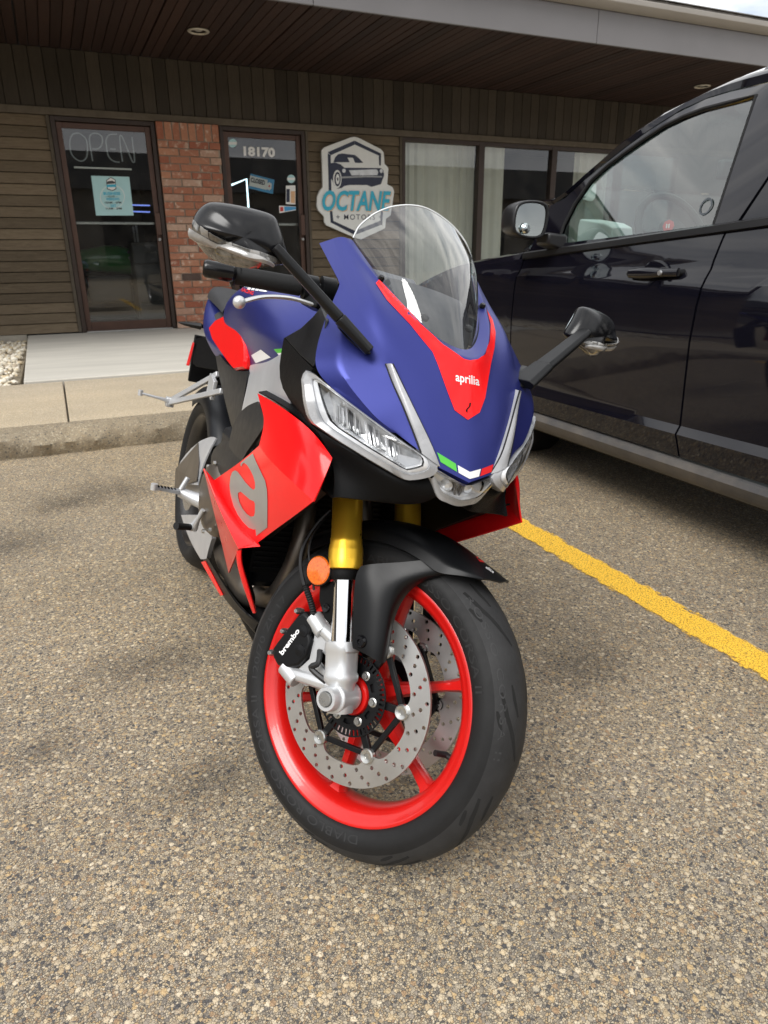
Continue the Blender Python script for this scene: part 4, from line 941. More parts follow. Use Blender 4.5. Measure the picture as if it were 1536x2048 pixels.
M['lampchrome']=pm('lamp reflector',(.92,.93,.95),.22,metal=.55,var=.10,vs=30,rvar=.08)
M['lamprim']=pm('frosted lamp rim',(.36,.365,.38),.26,var=.15,vs=26,coat=.45)
M['drl']=pm('milky light guide',(.74,.75,.77),.25,var=.12,vs=70,coat=.4)
M['lampdark']=pm('lamp recess',(.09,.09,.10),.3,metal=.5)
M['greyprint']=pm('grey graphic',(.27,.265,.25),.35,var=.05,coat=.3)
M['whiteprint']=pm('white graphic',(.80,.80,.80),.4,var=.02)
M['greenprint']=pm('green graphic',(.08,.48,.05),.4,var=.04)
M['redprint']=pm('red graphic',(.70,.012,.015),.4,var=.04)
M['header']=pm('heat tinted header',(.19,.165,.14),.38,metal=.8,var=.3,vs=5)
M['cable']=pm('black cable',(.012,.012,.013),.45)
M['display']=pm('dash display',(.02,.02,.022),.1,coat=.5)
def part(m,name,mat,parent=bike,**k): return m.build(name,mat,parent,**k)
def both(m,name,mat,parents=(bike,bike),label=None,**k):
    a=part(m,name,mat,parents[0],**k); b=part(m.mirrored(),name,mat,parents[1],**k); return a,b
# ============================================================ front wheel (turned with the fork)
FA=Vector((WB,0,.300))
def wc(r,a,y): return FA+Vector((r*math.cos(a),y,r*math.sin(a)))
def ring(name,prof,mat,parent=bike,n=96,steer=True,ctr=None,closed=True,**k):
    m=MB(); c=ctr or FA; vs=[];kk=len(prof)
    for j in range(n):
        t=2*PI*j/n
        for y,r in prof: vs.append(c+Vector((r*math.cos(t),y,r*math.sin(t))))
    fs=[(j*kk+i,((j+1)%n)*kk+i,((j+1)%n)*kk+(i+1)%kk,j*kk+(i+1)%kk) for j in range(n) for i in range(kk if closed else kk-1)]
    m.add(vs,fs)
    if steer:m.map(st)
    return part(m,name,mat,parent,**k)
FTP=[(.0,.3000),(.012,.2992),(.024,.2963),(.036,.2905),(.046,.2825),(.054,.272),(.059,.262),(.0605,.254),(.0590,.244),(.0555,.236),(.0515,.2310),(.047,.2305),(.044,.222),(-.0,.218)]
FTP=[(-y,r) for y,r in reversed(FTP[1:-1])]+FTP[:-1]
fty=ring('front_tyre',[p for p in FTP if abs(p[0])>=.0535 or p[1]<.25],M['tyre'],n=120,smooth=60,closed=False)
ring('tread',[p for p in FTP if abs(p[0])<=.0545 and p[1]>.26],M['tread'],fty,n=120,smooth=60,closed=False)
# tyre grooves: cut-like dark sipes on the crown
def tyre_r(y,tab):
    y=abs(y)
    for (a,b),(c,e) in zip(tab,tab[1:]):
        if a<=y<=c: return lerp(b,e,(y-a)/(c-a))
    return tab[-1][1]
FT2=[p for p in FTP if p[0]>=0][:7]
def groove(pl,wd,tab,ctr,steer,parent):
    # pl: list of (angle deg, y) ; strip that lies on the crown
    pts=[]; m=MB(); dens=[]
    for (a,b),(c,e) in zip(pl,pl[1:]):
        k=max(2,int(abs(c-a)/1.2)+2)
        for i in range(k): dens.append((lerp(a,c,i/k),lerp(b,e,i/k)))
    dens.append(pl[-1]); n=len(dens); vs=[]
    for i,(a,y) in enumerate(dens):
        a2,y2=dens[min(i+1,n-1)];a1,y1=dens[max(i-1,0)]
        dx=(a2-a1)*PI/180*.3; dy=y2-y1; L_=math.hypot(dx,dy) or 1; w_=wd*(.25+.75*math.sin(PI*min(max(i/(n-1),.04),.96))**.5)
        for s in(-1,1):
            aa=a+s*w_*(-dy/L_)/.3*180/PI; yy=y+s*w_*dx/L_; rr=tyre_r(yy,tab)+.0005
            vs.append(ctr+Vector((rr*math.cos(R(aa)),yy,rr*math.sin(R(aa)))))
    m.add(vs,[(2*i,2*i+1,2*i+3,2*i+2) for i in range(n-1)])
    if steer: m.map(st)
    part(m,'tread_groove',M['groove'],parent,smooth=0,fixn=False)
for k in range(10):
    a=k*36+8
    for s in(-1,1):
        o_=0 if s<0 else 18
        groove([(a+o_,s*.010),(a+o_+5,s*.022),(a+o_+14,s*.040),(a+o_+22,s*.047)],.0033,FT2,FA,True,fty)
        groove([(a+o_+14,s*.020),(a+o_+19,s*.027),(a+o_+24,s*.030)],.0028,FT2,FA,True,fty)
        groove([(a+o_+10,s*.047),(a+o_+16,s*.052)],.0022,FT2,FA,True,fty)
# moulded lettering on the tyre
def tyretext(s,a0,a1,r0,r1,yfun,flip=False,mat=None,off=.0006):
    v,f=text2d(s,.0); 
    # refine long triangles is not needed for small glyphs
    m=MB(); m.add([st(FA+Vector(((lerp(r0,r1,q)+off)*math.cos(R(lerp(a0,a1,u))),yfun(q),(lerp(r0,r1,q)+off)*math.sin(R(lerp(a0,a1,u)))))) for u,q in v],f)
    part(m,'tyre_lettering',mat or M['tyretext'],fty,smooth=0,fixn=False)
swy=lambda q:-lerp(.0584,.0612,q)
tyretext('DIABLO ROSSO CORSA II',-62,-150,.240,.2545,swy)
tyretext('DIABLO ROSSO CORSA II',118,30,.240,.2545,swy)
tyretext('120/70 ZR 17',-158,-200,.241,.253,swy)
def tyretext2(s,a0,a1,y0,y1):
    v,f=text2d(s,.0,space=1.2); m=MB(); vs=[]
    for u,q in v:
        yy=lerp(y0,y1,q); rr=tyre_r(yy,FT2)+.0006; a=R(lerp(a0,a1,u)); vs.append(st(FA+Vector((rr*math.cos(a),yy,rr*math.sin(a)))))
    m.add(vs,f); part(m,'tyre_lettering',M['treadtext'],fty,smooth=0,fixn=False)
tyretext2('ROSSO CORSA II',64,8,-.0495,-.0415)
# rim
rim=ring('front_wheel_rim',[(-.0505,.2305),(-.0515,.2275),(-.0500,.2235),(-.0455,.2195),(-.0440,.2140),(-.0400,.2080),(-.0300,.2010),(-.0120,.1965),(.0120,.1965),(.0300,.2010),(.0400,.2080),(.0440,.2140),(.0455,.2195),(.0500,.2235),(.0515,.2275),(.0505,.2305),(.0440,.2330),(.0400,.2160),(-.0400,.2160),(-.0440,.2330)],M['red_rim'],smooth=50)
SP=[R(93-60*k) for k in range(6)]
for a in SP:
    m=MB(); u=Vector((math.cos(a),0,math.sin(a))); t_=Vector((-math.sin(a),0,math.cos(a)))
    rings=[]
    for r_,w_,d_ in((.030,.022,.026),(.060,.0145,.021),(.110,.0105,.0165),(.160,.0095,.014),(.190,.013,.015),(.200,.022,.017)):
        c=FA+u*r_; rings.append([c+t_*(w_*q)+Vector((0,d_*p,0)) for q,p in((-1,-.35),(-.6,-1),(.6,-1),(1,-.35),(1,.35),(.6,1),(-.6,1),(-1,.35))])
    m.loft(rings); m.map(st); part(m,'spoke',M['red_rim'],rim,smooth=35)
ring('hub',[(-.052,.018),(-.052,.036),(-.046,.040),(-.030,.042),(.030,.042),(.046,.040),(.052,.036),(.052,.018)],M['red_rim'],rim,n=40)
for s in(-1,1): ring('wheel_bearing',[(s*.053,.010),(s*.053,.0185),(s*.040,.0185),(s*.040,.010)],M['bkplastic'],rim,n=32)
m=MB(); va=R(-6); c=wc(.1965,va,0); m.tube([c,c-Vector((math.cos(va),0,math.sin(va)))*.014+Vector((0,-.004,0)),c-Vector((math.cos(va),0,math.sin(va)))*.024+Vector((0,-.026,0))],.0055,12); m.map(st); part(m,'valve_stem',M['cable'],rim)
# discs with drilled holes, carriers and bobbins
def disc(sgn):
    y0=sgn*.063; t3=lambda a,b,h:st(FA+Vector((a,y0+(h-.0025),b)))
    outer=[(.160*math.cos(t),.160*math.sin(t)) for t in [2*PI*k/120 for k in range(120)]]
    inner=[]
    for k in range(144):
        t=2*PI*k/144; dlt=((math.degrees(t)-14+30)%60)-30
        r_=.1215-.017*math.exp(-(dlt/7.5)**2)
        inner.append((r_*math.cos(t),r_*math.sin(t)))
    holes=[]
    for k in range(24):
        for r_,da in((.1285,0),(.1415,4.5),(.1535,9)):
            t=R(k*15+da); c=(r_*math.cos(t),r_*math.sin(t)); holes.append([(c[0]+.0037*math.cos(q*PI/5),c[1]+.0037*math.sin(q*PI/5)) for q in range(10)])
    d=part(plate([outer,inner]+holes,t3,.005),'brake_disc',M['disc'],smooth=30)
    # carrier: arms and links
    m=MB()
    for k in range(6):
        a=R(14+60*k); b=R(14+60*(k+1)); pa=Vector((.1065*math.cos(a),0,.1065*math.sin(a))); pb=Vector((.1065*math.cos(b),0,.1065*math.sin(b)))
        root=Vector((.050*math.cos(a),0,.050*math.sin(a)))
        for p,q,w_ in((root,pa,.0068),(pa,pb,.0048)):
            u=(q-p).normalized(); t_=Vector((u.z,0,-u.x)); m.obox(FA+Vector((0,y0*.96,0))+(p+q)/2,(u,Vector((0,1,0)),t_),((q-p).length/2,.0042,w_))
        m.lathe([(.0115,-.0045),(.0115,.0045)],FA+Vector((0,y0*.96,0))+pa,(0,1,0),20); 
    m.lathe([(.030,-.004),(.058,-.004),(.058,.004),(.030,.004)],FA+Vector((0,y0*.96,0)),(0,1,0),48,closed=True)
    m.map(st); part(m,'disc_carrier',M['bksatin'],d,smooth=35,bevel=.001)
    for k in range(6):
        a=R(14+60*k); c=FA+Vector((.1075*math.cos(a),y0+sgn*.004,.1075*math.sin(a)))
        m=MB(); m.lathe([(.0046,.0),(.0052,.0035),(.0115,.0050),(.0135,.003),(.0135,-.006)],c,(0,sgn,0),24); m.lathe([(.0005,.0015),(.0048,.0015)],c,(0,sgn,0),16); m.map(st); part(m,'bobbin',M['bolt'],d)
    return d
dR=disc(-1); dL=disc(1)
# ABS ring on the right side with slots
y0=-.058; t3=lambda a,b,h:st(FA+Vector((a,y0-.010-h,b)))
lo=[[(.073*math.cos(2*PI*k/96),.073*math.sin(2*PI*k/96)) for k in range(96)],[(.038*math.cos(2*PI*k/60),.038*math.sin(2*PI*k/60)) for k in range(60)]]
for k in range(48):
    a=2*PI*k/48
    lo.append([(r_*math.cos(a+da),r_*math.sin(a+da)) for r_,da in((.0605,-.032),(.0605,.032),(.0705,.028),(.0705,-.028))])
for k in range(6):
    a=R(44+60*k); lo.append([(r_*math.cos(a+da),r_*math.sin(a+da)) for r_,da in((.044,-.16),(.043,0),(.044,.16),(.051,.16),(.052,0),(.051,-.16))])
part(plate(lo,t3,.002),'abs_ring',M['bksatin'],bike,smooth=30)
for k in range(6):
    a=R(14+60*k); c=FA+Vector((.047*math.cos(a),-.0695,.047*math.sin(a))); m=MB(); m.lathe([(.0005,.006),(.0055,.006),(.006,.002),(.0085,.001),(.0085,-.002)],c,(0,-1,0),6 if False else 12); m.map(st); part(m,'disc_bolt',M['bolt'])
ring('hub_ring',[(-.0715,.024),(-.0715,.034),(-.060,.038),(-.052,.038),(-.052,.024)],M['red_rim'],rim,n=40)
# axle
m=MB(); m.lathe([(.0005,-.150),(.008,-.150),(.012,-.150),(.012,.145),(.0005,.145)],FA,(0,1,0),24); m.map(st); part(m,'axle',M['bolt'])
for s in(-1,1):
    m=MB(); m.lathe([(.017,.05),(.017,.082)],FA,(0,s,0),24); m.map(st); part(m,'axle_spacer',M['bolt'])
# ============================================================ fork legs
ux=Vector((-math.sin(RAKE),0,math.cos(RAKE))); fx=Vector((math.cos(RAKE),0,math.sin(RAKE)))
def forkleg(s):
    o=Vector((1.333,s*.105,.385)); fl=empty('fork_leg',parent=bike)
    def cyl(name,prof,mat):
        m=MB(); m.lathe(prof,o,ux,40); m.map(st); return part(m,name,mat,fl)
    cyl('chrome_tube',[(.0207,-.02),(.0207,.14)],M['chrome'])
    cyl('dust_seal',[(.0207,.112),(.0265,.113),(.0280,.118),(.0280,.128),(.026,.131)],M['bkplastic'])
    cyl('gold_tube',[(.0265,.131),(.0310,.133),(.0315,.150),(.0312,.151),(.0312,.166),(.0308,.168),(.0290,.180),(.0290,.186),(.0278,.188),(.0278,.30),(.0272,.42),(.0272,.58),(.0005,.58)],M['gold'])
    # cast bottom
    m=MB()
    def sq(h,a,b,e): return [o+ux*h+fx*(a*math.copysign(abs(math.cos(t))**e,math.cos(t)))+Vector((0,1,0))*(b*math.copysign(abs(math.sin(t))**e,math.sin(t))) for t in [2*PI*k/40 for k in range(40)]]
    m.loft([sq(.004,.0212,.0212,1),sq(.004,.0285,.0285,.9),sq(.001,.0285,.0285,.8),sq(-.012,.0285,.0285,.7),sq(-.015,.0250,.0262,.6),sq(-.050,.0245,.0258,.6),sq(-.054,.0275,.0275,.65),sq(-.064,.0275,.0270,.7),sq(-.069,.0240,.0245,.8),sq(-.085,.0225,.0235,.85),sq(-.112,.0225,.0225,.7),sq(-.119,.0205,.0205,.7)])
    ax=Vector((WB,s*.105,.300)); m.lathe([(.0265,-.028),(.0265,.020)],ax,(0,s,0),32); m.lathe([(.0005,-.028),(.0265,-.028)],ax,(0,s,0),32)
    m.lathe([(.0265,.020),(.0255,.022),(.0215,.023),(.0210,.038),(.0198,.041),(.0145,.041),(.0125,.039),(.0125,.030),(.0005,.030)],ax,(0,s,0),32)
    m.map(st); fb=part(m,'fork_bottom',M['silver'],fl)
    m=MB(); m.lathe([(.0005,.033),(.0065,.033),(.0065,.040),(.0115,.040),(.0115,.034)],ax,(0,s,0),6 if False else 24); m.map(st); part(m,'axle_nut',M['bolt'],fb)
    # caliper carrier: two arms and a web, from outlines on the photograph at the leg's own plane
    yy=s*.100
    def SP_(px,py): p=S(px,py,y=-.100); return Vector((p.x,yy,p.z))
    tp=SP_(637,1248); bt=SP_(582,1345); a1=o+ux*(-.008); a2=ax+Vector((-.010,-s*.005,.012)); 
    m=MB(); m.tube([Vector((a1.x,yy,a1.z)),tp],[.016,.0125],10); m.tube([Vector((a2.x,yy,a2.z)),bt],[.014,.0125],10)
    m.tube([tp+Vector((-.016,0,.007)),tp+Vector((.018,0,-.008))],.0165,14); m.tube([bt+Vector((-.018,0,.004)),bt+Vector((.020,0,-.006))],.0165,14)
    h=SP_(655,1310); q=SP_(640,1345)
    web=[Vector((a1.x,yy-s*.004,a1.z)),tp,SP_(628,1290),SP_(622,1318),SP_(600,1338),bt,Vector((a2.x,yy-s*.004,a2.z)),SP_(668,1360)]
    v,f=fill2d([[(p.x,p.z) for p in web],[(p.x,p.z) for p in (SP_(640,1296),SP_(656,1312),SP_(652,1340),SP_(638,1322))]])
    n_=len(v); m.add([(a,yy-s*.004,b) for a,b in v]+[(a,yy+s*.004,b) for a,b in v],[tuple(reversed(t)) for t in f]+[tuple(i+n_ for i in t) for t in f])
    m.map(st); part(m,'caliper_bracket',M['silver'],fl,bevel=.002)
    # sensor lead
    m=MB(); m.tube(catmull([SP_(648,1300)+Vector((0,s*.012,0)),SP_(650,1325)+Vector((0,s*.02,0)),SP_(636,1335)+Vector((0,s*.02,0)),SP_(660,1362)+Vector((0,s*.012,0))],14),.0055,8); m.map(st); part(m,'sensor_lead',M['cable'],fl)
    return fl
fR=forkleg(-1); fL=forkleg(1)
# calipers: radial four-piston body, with lettering on its face
def caliper(s):
    P=lambda px,py,y=-.108:(lambda p:Vector((p.x,s*abs(y),p.z)))(S(px,py,y=y))
    face=[P(*p) for p in((547,1298),(556,1285),(600,1228),(612,1222),(625,1236),(631,1252),(622,1268),(625,1282),(617,1312),(600,1332),(575,1338),(556,1330),(548,1315))]
    c=sum(face,Vector())/len(face); yb=-.024*-s
    rings=[[c+(p-c)*.90+Vector((0,s*.006,0)) for p in face],[p+Vector((0,s*.001,0)) for p in face],[p-Vector((0,s*.030,0)) for p in face],[p-Vector((0,s*.075,0)) for p in face],[c+(p-c)*.92-Vector((0,s*.082,0)) for p in face]]
    m=MB(); m.loft(rings); m.map(st); cal=part(m,'brake_caliper',M['bksatin'],smooth=35,bevel=.002)
    cal['label']='black radial brake caliper with white lettering'
    for px,py,r_ in((549,1305,.0062),(602,1222,.0062),(574,1262,.0055)):
        p=P(px,py,-.100); m=MB(); m.lathe([(.0005,.016),(r_*.6,.016),(r_,.012),(r_,-.004)],p,(0,s,0),6 if r_>.006 else 16); m.map(st); part(m,'caliper_bolt',M['bolt'],cal,smooth=30)
    m=MB()
    for px,py in((612,1262),(605,1300)):
        p=P(px,py,-.106); m.lathe([(.0005,.010),(.011,.009),(.0135,.004),(.014,-.004)],p,(0,s,0),20)
    m.map(st); part(m,'piston_cap',M['bksatin'],cal)
    return cal
calR=caliper(-1); calL=caliper(1)
# ============================================================ front fender
def fpt(r_,a,y): return FA+Vector((r_*math.cos(R(a)),y,r_*math.sin(R(a))))
rows=[]
for k in range(25):
    a=lerp(136,64.5,k/24); tipf=max(0,(k-20.5)/3.5)
    hw=.081-.024*tipf**1.5; r_=.325+.006*tipf
    row=[]
    for q in(-1,-.92,-.7,-.4,-.15,0,.15,.4,.7,.92,1):
        drop={1:.044,.92:.024,.7:.009,.4:.003,.15:.0,0:0}[abs(q)]
        hw_=hw*(1 if abs(q)<1 else 1.0)
        row.append(fpt(r_-drop*(1-.85*tipf),a+ (3*tipf*(1-abs(q))*-.5),hw_*q))
    rows.append(row)
m,cr=grid(rows,ccols=(1,9),cval=.55); m.map(st); fen=part(m,'front_fender',M['bksatin'],sub=2,solid=.0028,crease=cr)
# fork guards that carry the fender
for s in(-1,1):
    Q=lambda px,py,y:(lambda p:Vector((p.x,s*abs(p.y),p.z)))(S(px,py,y=y))
    rows=[[Q(722,1132,-.118),Q(740,1128,-.116),Q(775,1126,-.100),Q(812,1124,-.088),Q(850,1119,-.077),Q(892,1120,-.058)],
          [Q(710,1150,-.122),Q(735,1150,-.122),Q(772,1150,-.105),Q(815,1153,-.092),Q(868,1151,-.077),Q(915,1149,-.057)],
          [Q(708,1190,-.122),Q(735,1190,-.124),Q(768,1180,-.112),Q(792,1172,-.098),Q(815,1163,-.084),Q(830,1160,-.066)],
          [Q(706,1240,-.122),Q(734,1240,-.124),Q(766,1236,-.114),Q(782,1230,-.100),Q(788,1225,-.082),Q(790,1222,-.072)],
          [Q(703,1288,-.122),Q(732,1292,-.124),Q(758,1296,-.116),Q(776,1290,-.102),Q(781,1280,-.084),Q(782,1277,-.076)],
          [Q(706,1297,-.121),Q(732,1308,-.122),Q(752,1322,-.116),Q(768,1328,-.104),Q(773,1322,-.086),Q(774,1318,-.078)]]
    m,cr=grid(rows,crows=(0,5),ccols=(0,),cval=.6); m.map(st); part(m,'fork_guard',M['bksatin'],fen,sub=2,solid=.003,crease=cr)
    c=Q(721,1283,-.1245); m=MB(); m.lathe([(.0005,.001),(.004,.001),(.0045,.004),(.0085,.004),(.0095,.002),(.0115,-.001),(.0115,-.004)],c,(0,s,0),24); m.map(st); part(m,'guard_bolt',M['bkgloss'],fen)
    # inner strip of the fender over the tyre, rear edge
    # reflector on its stalk
    c=Q(637,1141,-.131); m=MB(); m.lathe([(.0005,.0035),(.024,.0030),(.0262,.001),(.0262,-.004)],c,(0,s,0),40); m.map(st); rf_=part(m,'reflector',M['amber']); 
    m=MB(); m.lathe([(.0262,.0005),(.0285,.0),(.0285,-.007),(.0005,-.007)],c,(0,s,0),40); m.map(st); part(m,'reflector_rim',M['bkplastic'],rf_)
    pl=[Q(*p,-.119) for p in((640,1165),(668,1162),(667,1235),(658,1247),(648,1236),(638,1200))]
    m=MB(); m.prism(pl,(0,-s*.004,0)); m.map(st); part(m,'reflector_plate',M['bkplastic'],rf_,smooth=30,bevel=.001)
    c=Q(652,1216,-.1205); m=MB(); m.lathe([(.0005,.002),(.004,.003),(.0075,.003),(.0085,-.001)],c,(0,s,0),16); m.map(st); part(m,'plate_bolt',M['bkgloss'],rf_)
# brake hoses
for s in(-1,1):
    Q=lambda px,py,y:(lambda p:Vector((p.x,s*abs(p.y),p.z)))(S(px,py,y=y))
    m=MB(); m.tube(catmull([Q(661,1020,-.085),Q(632,1050,-.10),Q(608,1090,-.115),Q(601,1125,-.12),Q(606,1160,-.12),Q(616,1190,-.118),Q(622,1215,-.112)],30),.0036,8); m.map(st); part(m,'brake_hose',M['cable'])
    m=MB(); m.tube(catmull([Q(655,1030,-.085),Q(628,1066,-.11),Q(618,1100,-.122),Q(622,1135,-.126),Q(628,1180,-.118)],24),.0022,8); m.map(st); part(m,'sensor_cable',M['cable'])
    m=MB(); m.tube(catmull([Q(610,1170,-.122),Q(617,1190,-.120),Q(624,1212,-.114),Q(628,1232,-.108)],30),[.0052+.0014*(k%2) for k in range(30)],10); m.map(st); part(m,'hose_gaiter',M['rubber'])
# ============================================================ blue nose cowl (symmetric cage, right half given)
v3=lambda *a:Vector(a)
Ks=[v3(1.405,0,.943),v3(1.394,-.022,.946),v3(1.374,-.042,.957),v3(1.345,-.062,.976),v3(1.30,-.084,1.003),v3(1.256,-.099,1.026),v3(1.213,-.112,1.053),v3(1.165,-.127,1.084)]
Ki=[v3(1.437,0,.930),v3(1.427,-.024,.935),v3(1.405,-.047,.950),v3(1.37,-.070,.969),v3(1.32,-.093,.998),v3(1.275,-.109,1.022),v3(1.225,-.122,1.050),v3(1.160,-.137,1.086)]
Ko=[v3(1.472,0,.842),v3(1.456,-.029,.866),v3(1.426,-.048,.912),v3(1.390,-.071,.948),v3(1.340,-.099,.980),v3(1.277,-.1155,1.016),v3(1.228,-.128,1.043),v3(1.155,-.143,1.086)]
Km=[v3(1.499,0,.795),v3(1.481,-.042,.818),v3(1.452,-.068,.868),v3(1.409,-.096,.915),B(775,645,-.120),B(748,590,-.1335),B(712,540,-.139),B(676,474,-.148)]
Kp=[v3(1.518,0,.753),v3(1.502,-.049,.767),v3(1.461,-.084,.835),v3(1.409,-.123,.896),B(748,675,-.139),B(722,615,-.150),B(700,560,-.150),B(664,478,-.155)]
so1=v3(1.492,-.080,.785); so2=v3(1.449,-.106,.846)
Kc=[None,None,B(752,836,-.141),B(672,744,-.1955),B(676,700,-.190),B(690,635,-.174),B(691,563,-.158),B(652,482,-.164)]
Kd=[None,None,B(745,842,-.1415),v3(1.357,-.213,.852),v3(1.337,-.219,.880),v3(1.294,-.198,.938),v3(1.251,-.166,1.003),v3(1.127,-.173,1.068)]
verts=[];idx={}
def nv(key,p):
    idx[key]=len(verts); verts.append(Vector(p)); return idx[key]
faces=[];cre={}
def half(sg):
    f=(lambda p:p) if sg<0 else mir
    def g_(col,k,p):
        if k==0:
            if (col,0) not in idx: nv((col,0),p)
            return idx[(col,0)]
        if (col,k,sg) not in idx: nv((col,k,sg),f(p))
        return idx[(col,k,sg)]
    cols=[('s',Ks),('i',Ki),('o',Ko),('m',Km),('p',Kp)]
    for (a,A),(b,Bq) in zip(cols,cols[1:]):
        for k in range(7): faces.append((g_(a,k,A[k]),g_(a,k+1,A[k+1]),g_(b,k+1,Bq[k+1]),g_(b,k,Bq[k])))
    # side: spear outer -> crease -> edge
    P=lambda k:g_('p',k,Kp[k]); q1=g_('q',1,so1); q2=g_('q',2,so2); c_=lambda k:g_('c',k,Kc[k]); d_=lambda k:g_('d',k,Kd[k])
    mid2=g_('e',1,B(792,866,-.1125))
    faces.append((q1,q2,c_(2),mid2)); faces.append((mid2,c_(2),d_(2),g_('e',2,B(778,864,-.119))))
    faces.append((q2,P(3),c_(3),c_(2))); faces.append((c_(2),c_(3),d_(3),d_(2)))
    for k in range(3,7): faces.append((P(k),P(k+1),c_(k+1),c_(k))); faces.append((c_(k),c_(k+1),d_(k+1),d_(k)))
    C_=lambda a,b,v:cre.__setitem__(frozenset((a,b)),v)
    for k in range(1,7): C_(g_('p',k,Kp[k]),g_('p',k+1,Kp[k+1]),.9 if k<4 else .6)
    C_(q1,q2,1);C_(q2,P(3),1);C_(q1,mid2,1)
    C_(c_(2),c_(3),1);C_(mid2,c_(2),1);C_(c_(3),c_(4),.9);C_(c_(4),c_(5),.5)
    C_(q2,c_(2),.35); C_(d_(6),c_(6),.5)
    for k in range(2,7): C_(d_(k),d_(k+1),1)
    for k in range(7): C_(g_('s',k,Ks[k]),g_('s',k+1,Ks[k+1]),1)
    C_(g_('p',0,Kp[0]),g_('p',1,Kp[1]),1)
    for k in range(6): C_(g_('i',k,Ki[k]),g_('i',k+1,Ki[k+1]),.7)
    for a,b in zip((('s',Ks),('i',Ki),('o',Ko),('m',Km),('p',Kp)),(('i',Ki),('o',Ko),('m',Km),('p',Kp))): C_(g_(a[0],7,a[1][7]),g_(b[0],7,b[1][7]),.9)
half(-1);half(1)
m=MB(); m.add(verts,faces)
# folded lower edge of the nose: a narrow lip that turns under
for sg in(-1,1):
    a,b=idx[('p',0)],idx[('p',1,sg)]; k=len(m.v); tip=verts[a]; cor=verts[b]
    m.v+=[tuple(tip+v3(-.010,0,-.009)),tuple(cor+v3(-.012,0,-.007))]; m.f.append((a,b,k+1,k)); m.m.append(0)
cowl=part(m,'nose_cowl',M['blue'],sub=3,solid=.003,crease=cre)
va=cowl.data.attributes.new('crease_vert','FLOAT','POINT')
for kk in (('p',0),('p',1,-1),('p',1,1),('d',6,-1),('d',6,1),('d',7,-1),('d',7,1),('q',1,-1),('q',1,1)): va.data[idx[kk]].value=1.0 if kk[0]!='d' else .8
# ------------------------------------------------------------ raycast decals onto real surfaces
def bvh_of(objs):
    bpy.context.view_layer.update(); dg=bpy.context.evaluated_depsgraph_get(); vs=[];fs=[]
    for o in objs:
        e=o.evaluated_get(dg); me=e.to_mesh(); b=len(vs); mw=o.matrix_world
        vs+=[mw@v.co for v in me.vertices]; fs+=[tuple(b+i for i in p.vertices) for p in me.polygons]; e.to_mesh_clear()
    return BVHTree.FromPolygons(vs,fs)
iMW=bike.matrix_world.inverted()
def decal(name,v2,f2,bvh,mat,parent,off=.0008,refine=2,thick=0,label=None,maxe=.06):
    bm=bmesh.new(); vv=[bm.verts.new((a,b,0)) for a,b in v2]
    for f in f2:
        try: bm.faces.new([vv[i] for i in f])
        except ValueError: pass
    for _ in range(refine):
        ed=[e for e in bm.edges if e.calc_length()>7]
        if ed: bmesh.ops.subdivide_edges(bm,edges=ed,cuts=1); bmesh.ops.triangulate(bm,faces=[f for f in bm.faces if len(f.verts)>4])
    bm.verts.index_update(); out=[];nr=[];ok=[]
    for v in bm.verts:
        d=ray(v.co.x,v.co.y); loc,no,_,dist=bvh.ray_cast(CAM,d)
        if loc is None: ok.append(False); out.append((0,0,0)); continue
        if no.dot(d)>0:no=-no
        ok.append(True); out.append(tuple(iMW@(loc+no*off)))
    fs=[tuple(v.index for v in f.verts) for f in bm.faces if all(ok[v.index] for v in f.verts)]
    fs=[f for f in fs if max((Vector(out[a])-Vector(out[b])).length for a in f for b in f)<maxe]
    bm.free(); m=MB(); m.add(out,fs); o=m.build(name,mat,parent,smooth=60,fixn=False)
    if thick: q=o.modifiers.new('solid','SOLIDIFY');q.thickness=thick;q.offset=0
    return o
def pdecal(name,loops,bvh,mat,parent,**k):
    v,f=fill2d(loops); return decal(name,v,f,bvh,mat,parent,**k)
def tdecal(s,bl,br,tl,bvh,mat,parent,bold=0,shear=0,space=1.0,off=.0012,**k):
    v,f=text2d(s,bold,shear,space); bl,br,tl=[Vector(p) for p in(bl,br,tl)]
    return decal('lettering',[tuple(bl+(br-bl)*u+(tl-bl)*w_) for u,w_ in v],f,bvh,mat,parent,off=off,refine=0,**k)
bc=bvh_of([cowl])
outR=[(751.5,566.8),(773.6,600.6),(820,648.8),(840,674),(865,704),(876,730.6),(888,765),(899.4,796),(908.8,820.6),(935.3,840)]
outL=[(958.8,825),(969.7,796),(980.6,730.6),(988.4,696),(990.8,665),(985,640),(972.8,619.7)]
inL=[(980.6,649),(979,680.6),(969.7,708.7),(955.6,719),(940,721)]
inR=[(927.5,718),(886.9,690),(840,647.8),(820,625),(758,560)]
pdecal('red_flash',[outR+outL+inL+inR],bc,M['redprint'] if False else M['red'],cowl,off=.0009,refine=4)
tdecal('aprilia',(911,768),(958,777.5),(910.5,744.5),bc,M['whiteprint'],cowl,bold=.018)
pdecal('touch_up_mark',[[(938,806),(941,806),(940,813),(934,820),(934,826),(930.5,822),(932,818),(937,813)]],bc,M['bkplastic'],cowl,off=.0014)
C1=lambda x,y:(840+x/6.4,780+y/6.4)
pdecal('green_stripe',[[C1(215,797),C1(455,945),C1(472,1050),C1(262,922)]],bc,M['greenprint'],cowl,refine=3)
pdecal('white_stripe',[[C1(480,963),C1(635,1050),C1(775,1010),C1(752,1108),C1(632,1140),C1(492,1060)]],bc,M['whiteprint'],cowl,refine=3)
pdecal('red_stripe',[[C1(790,1008),C1(985,932),C1(960,1030),C1(765,1105)]],bc,M['redprint'],cowl,refine=3)
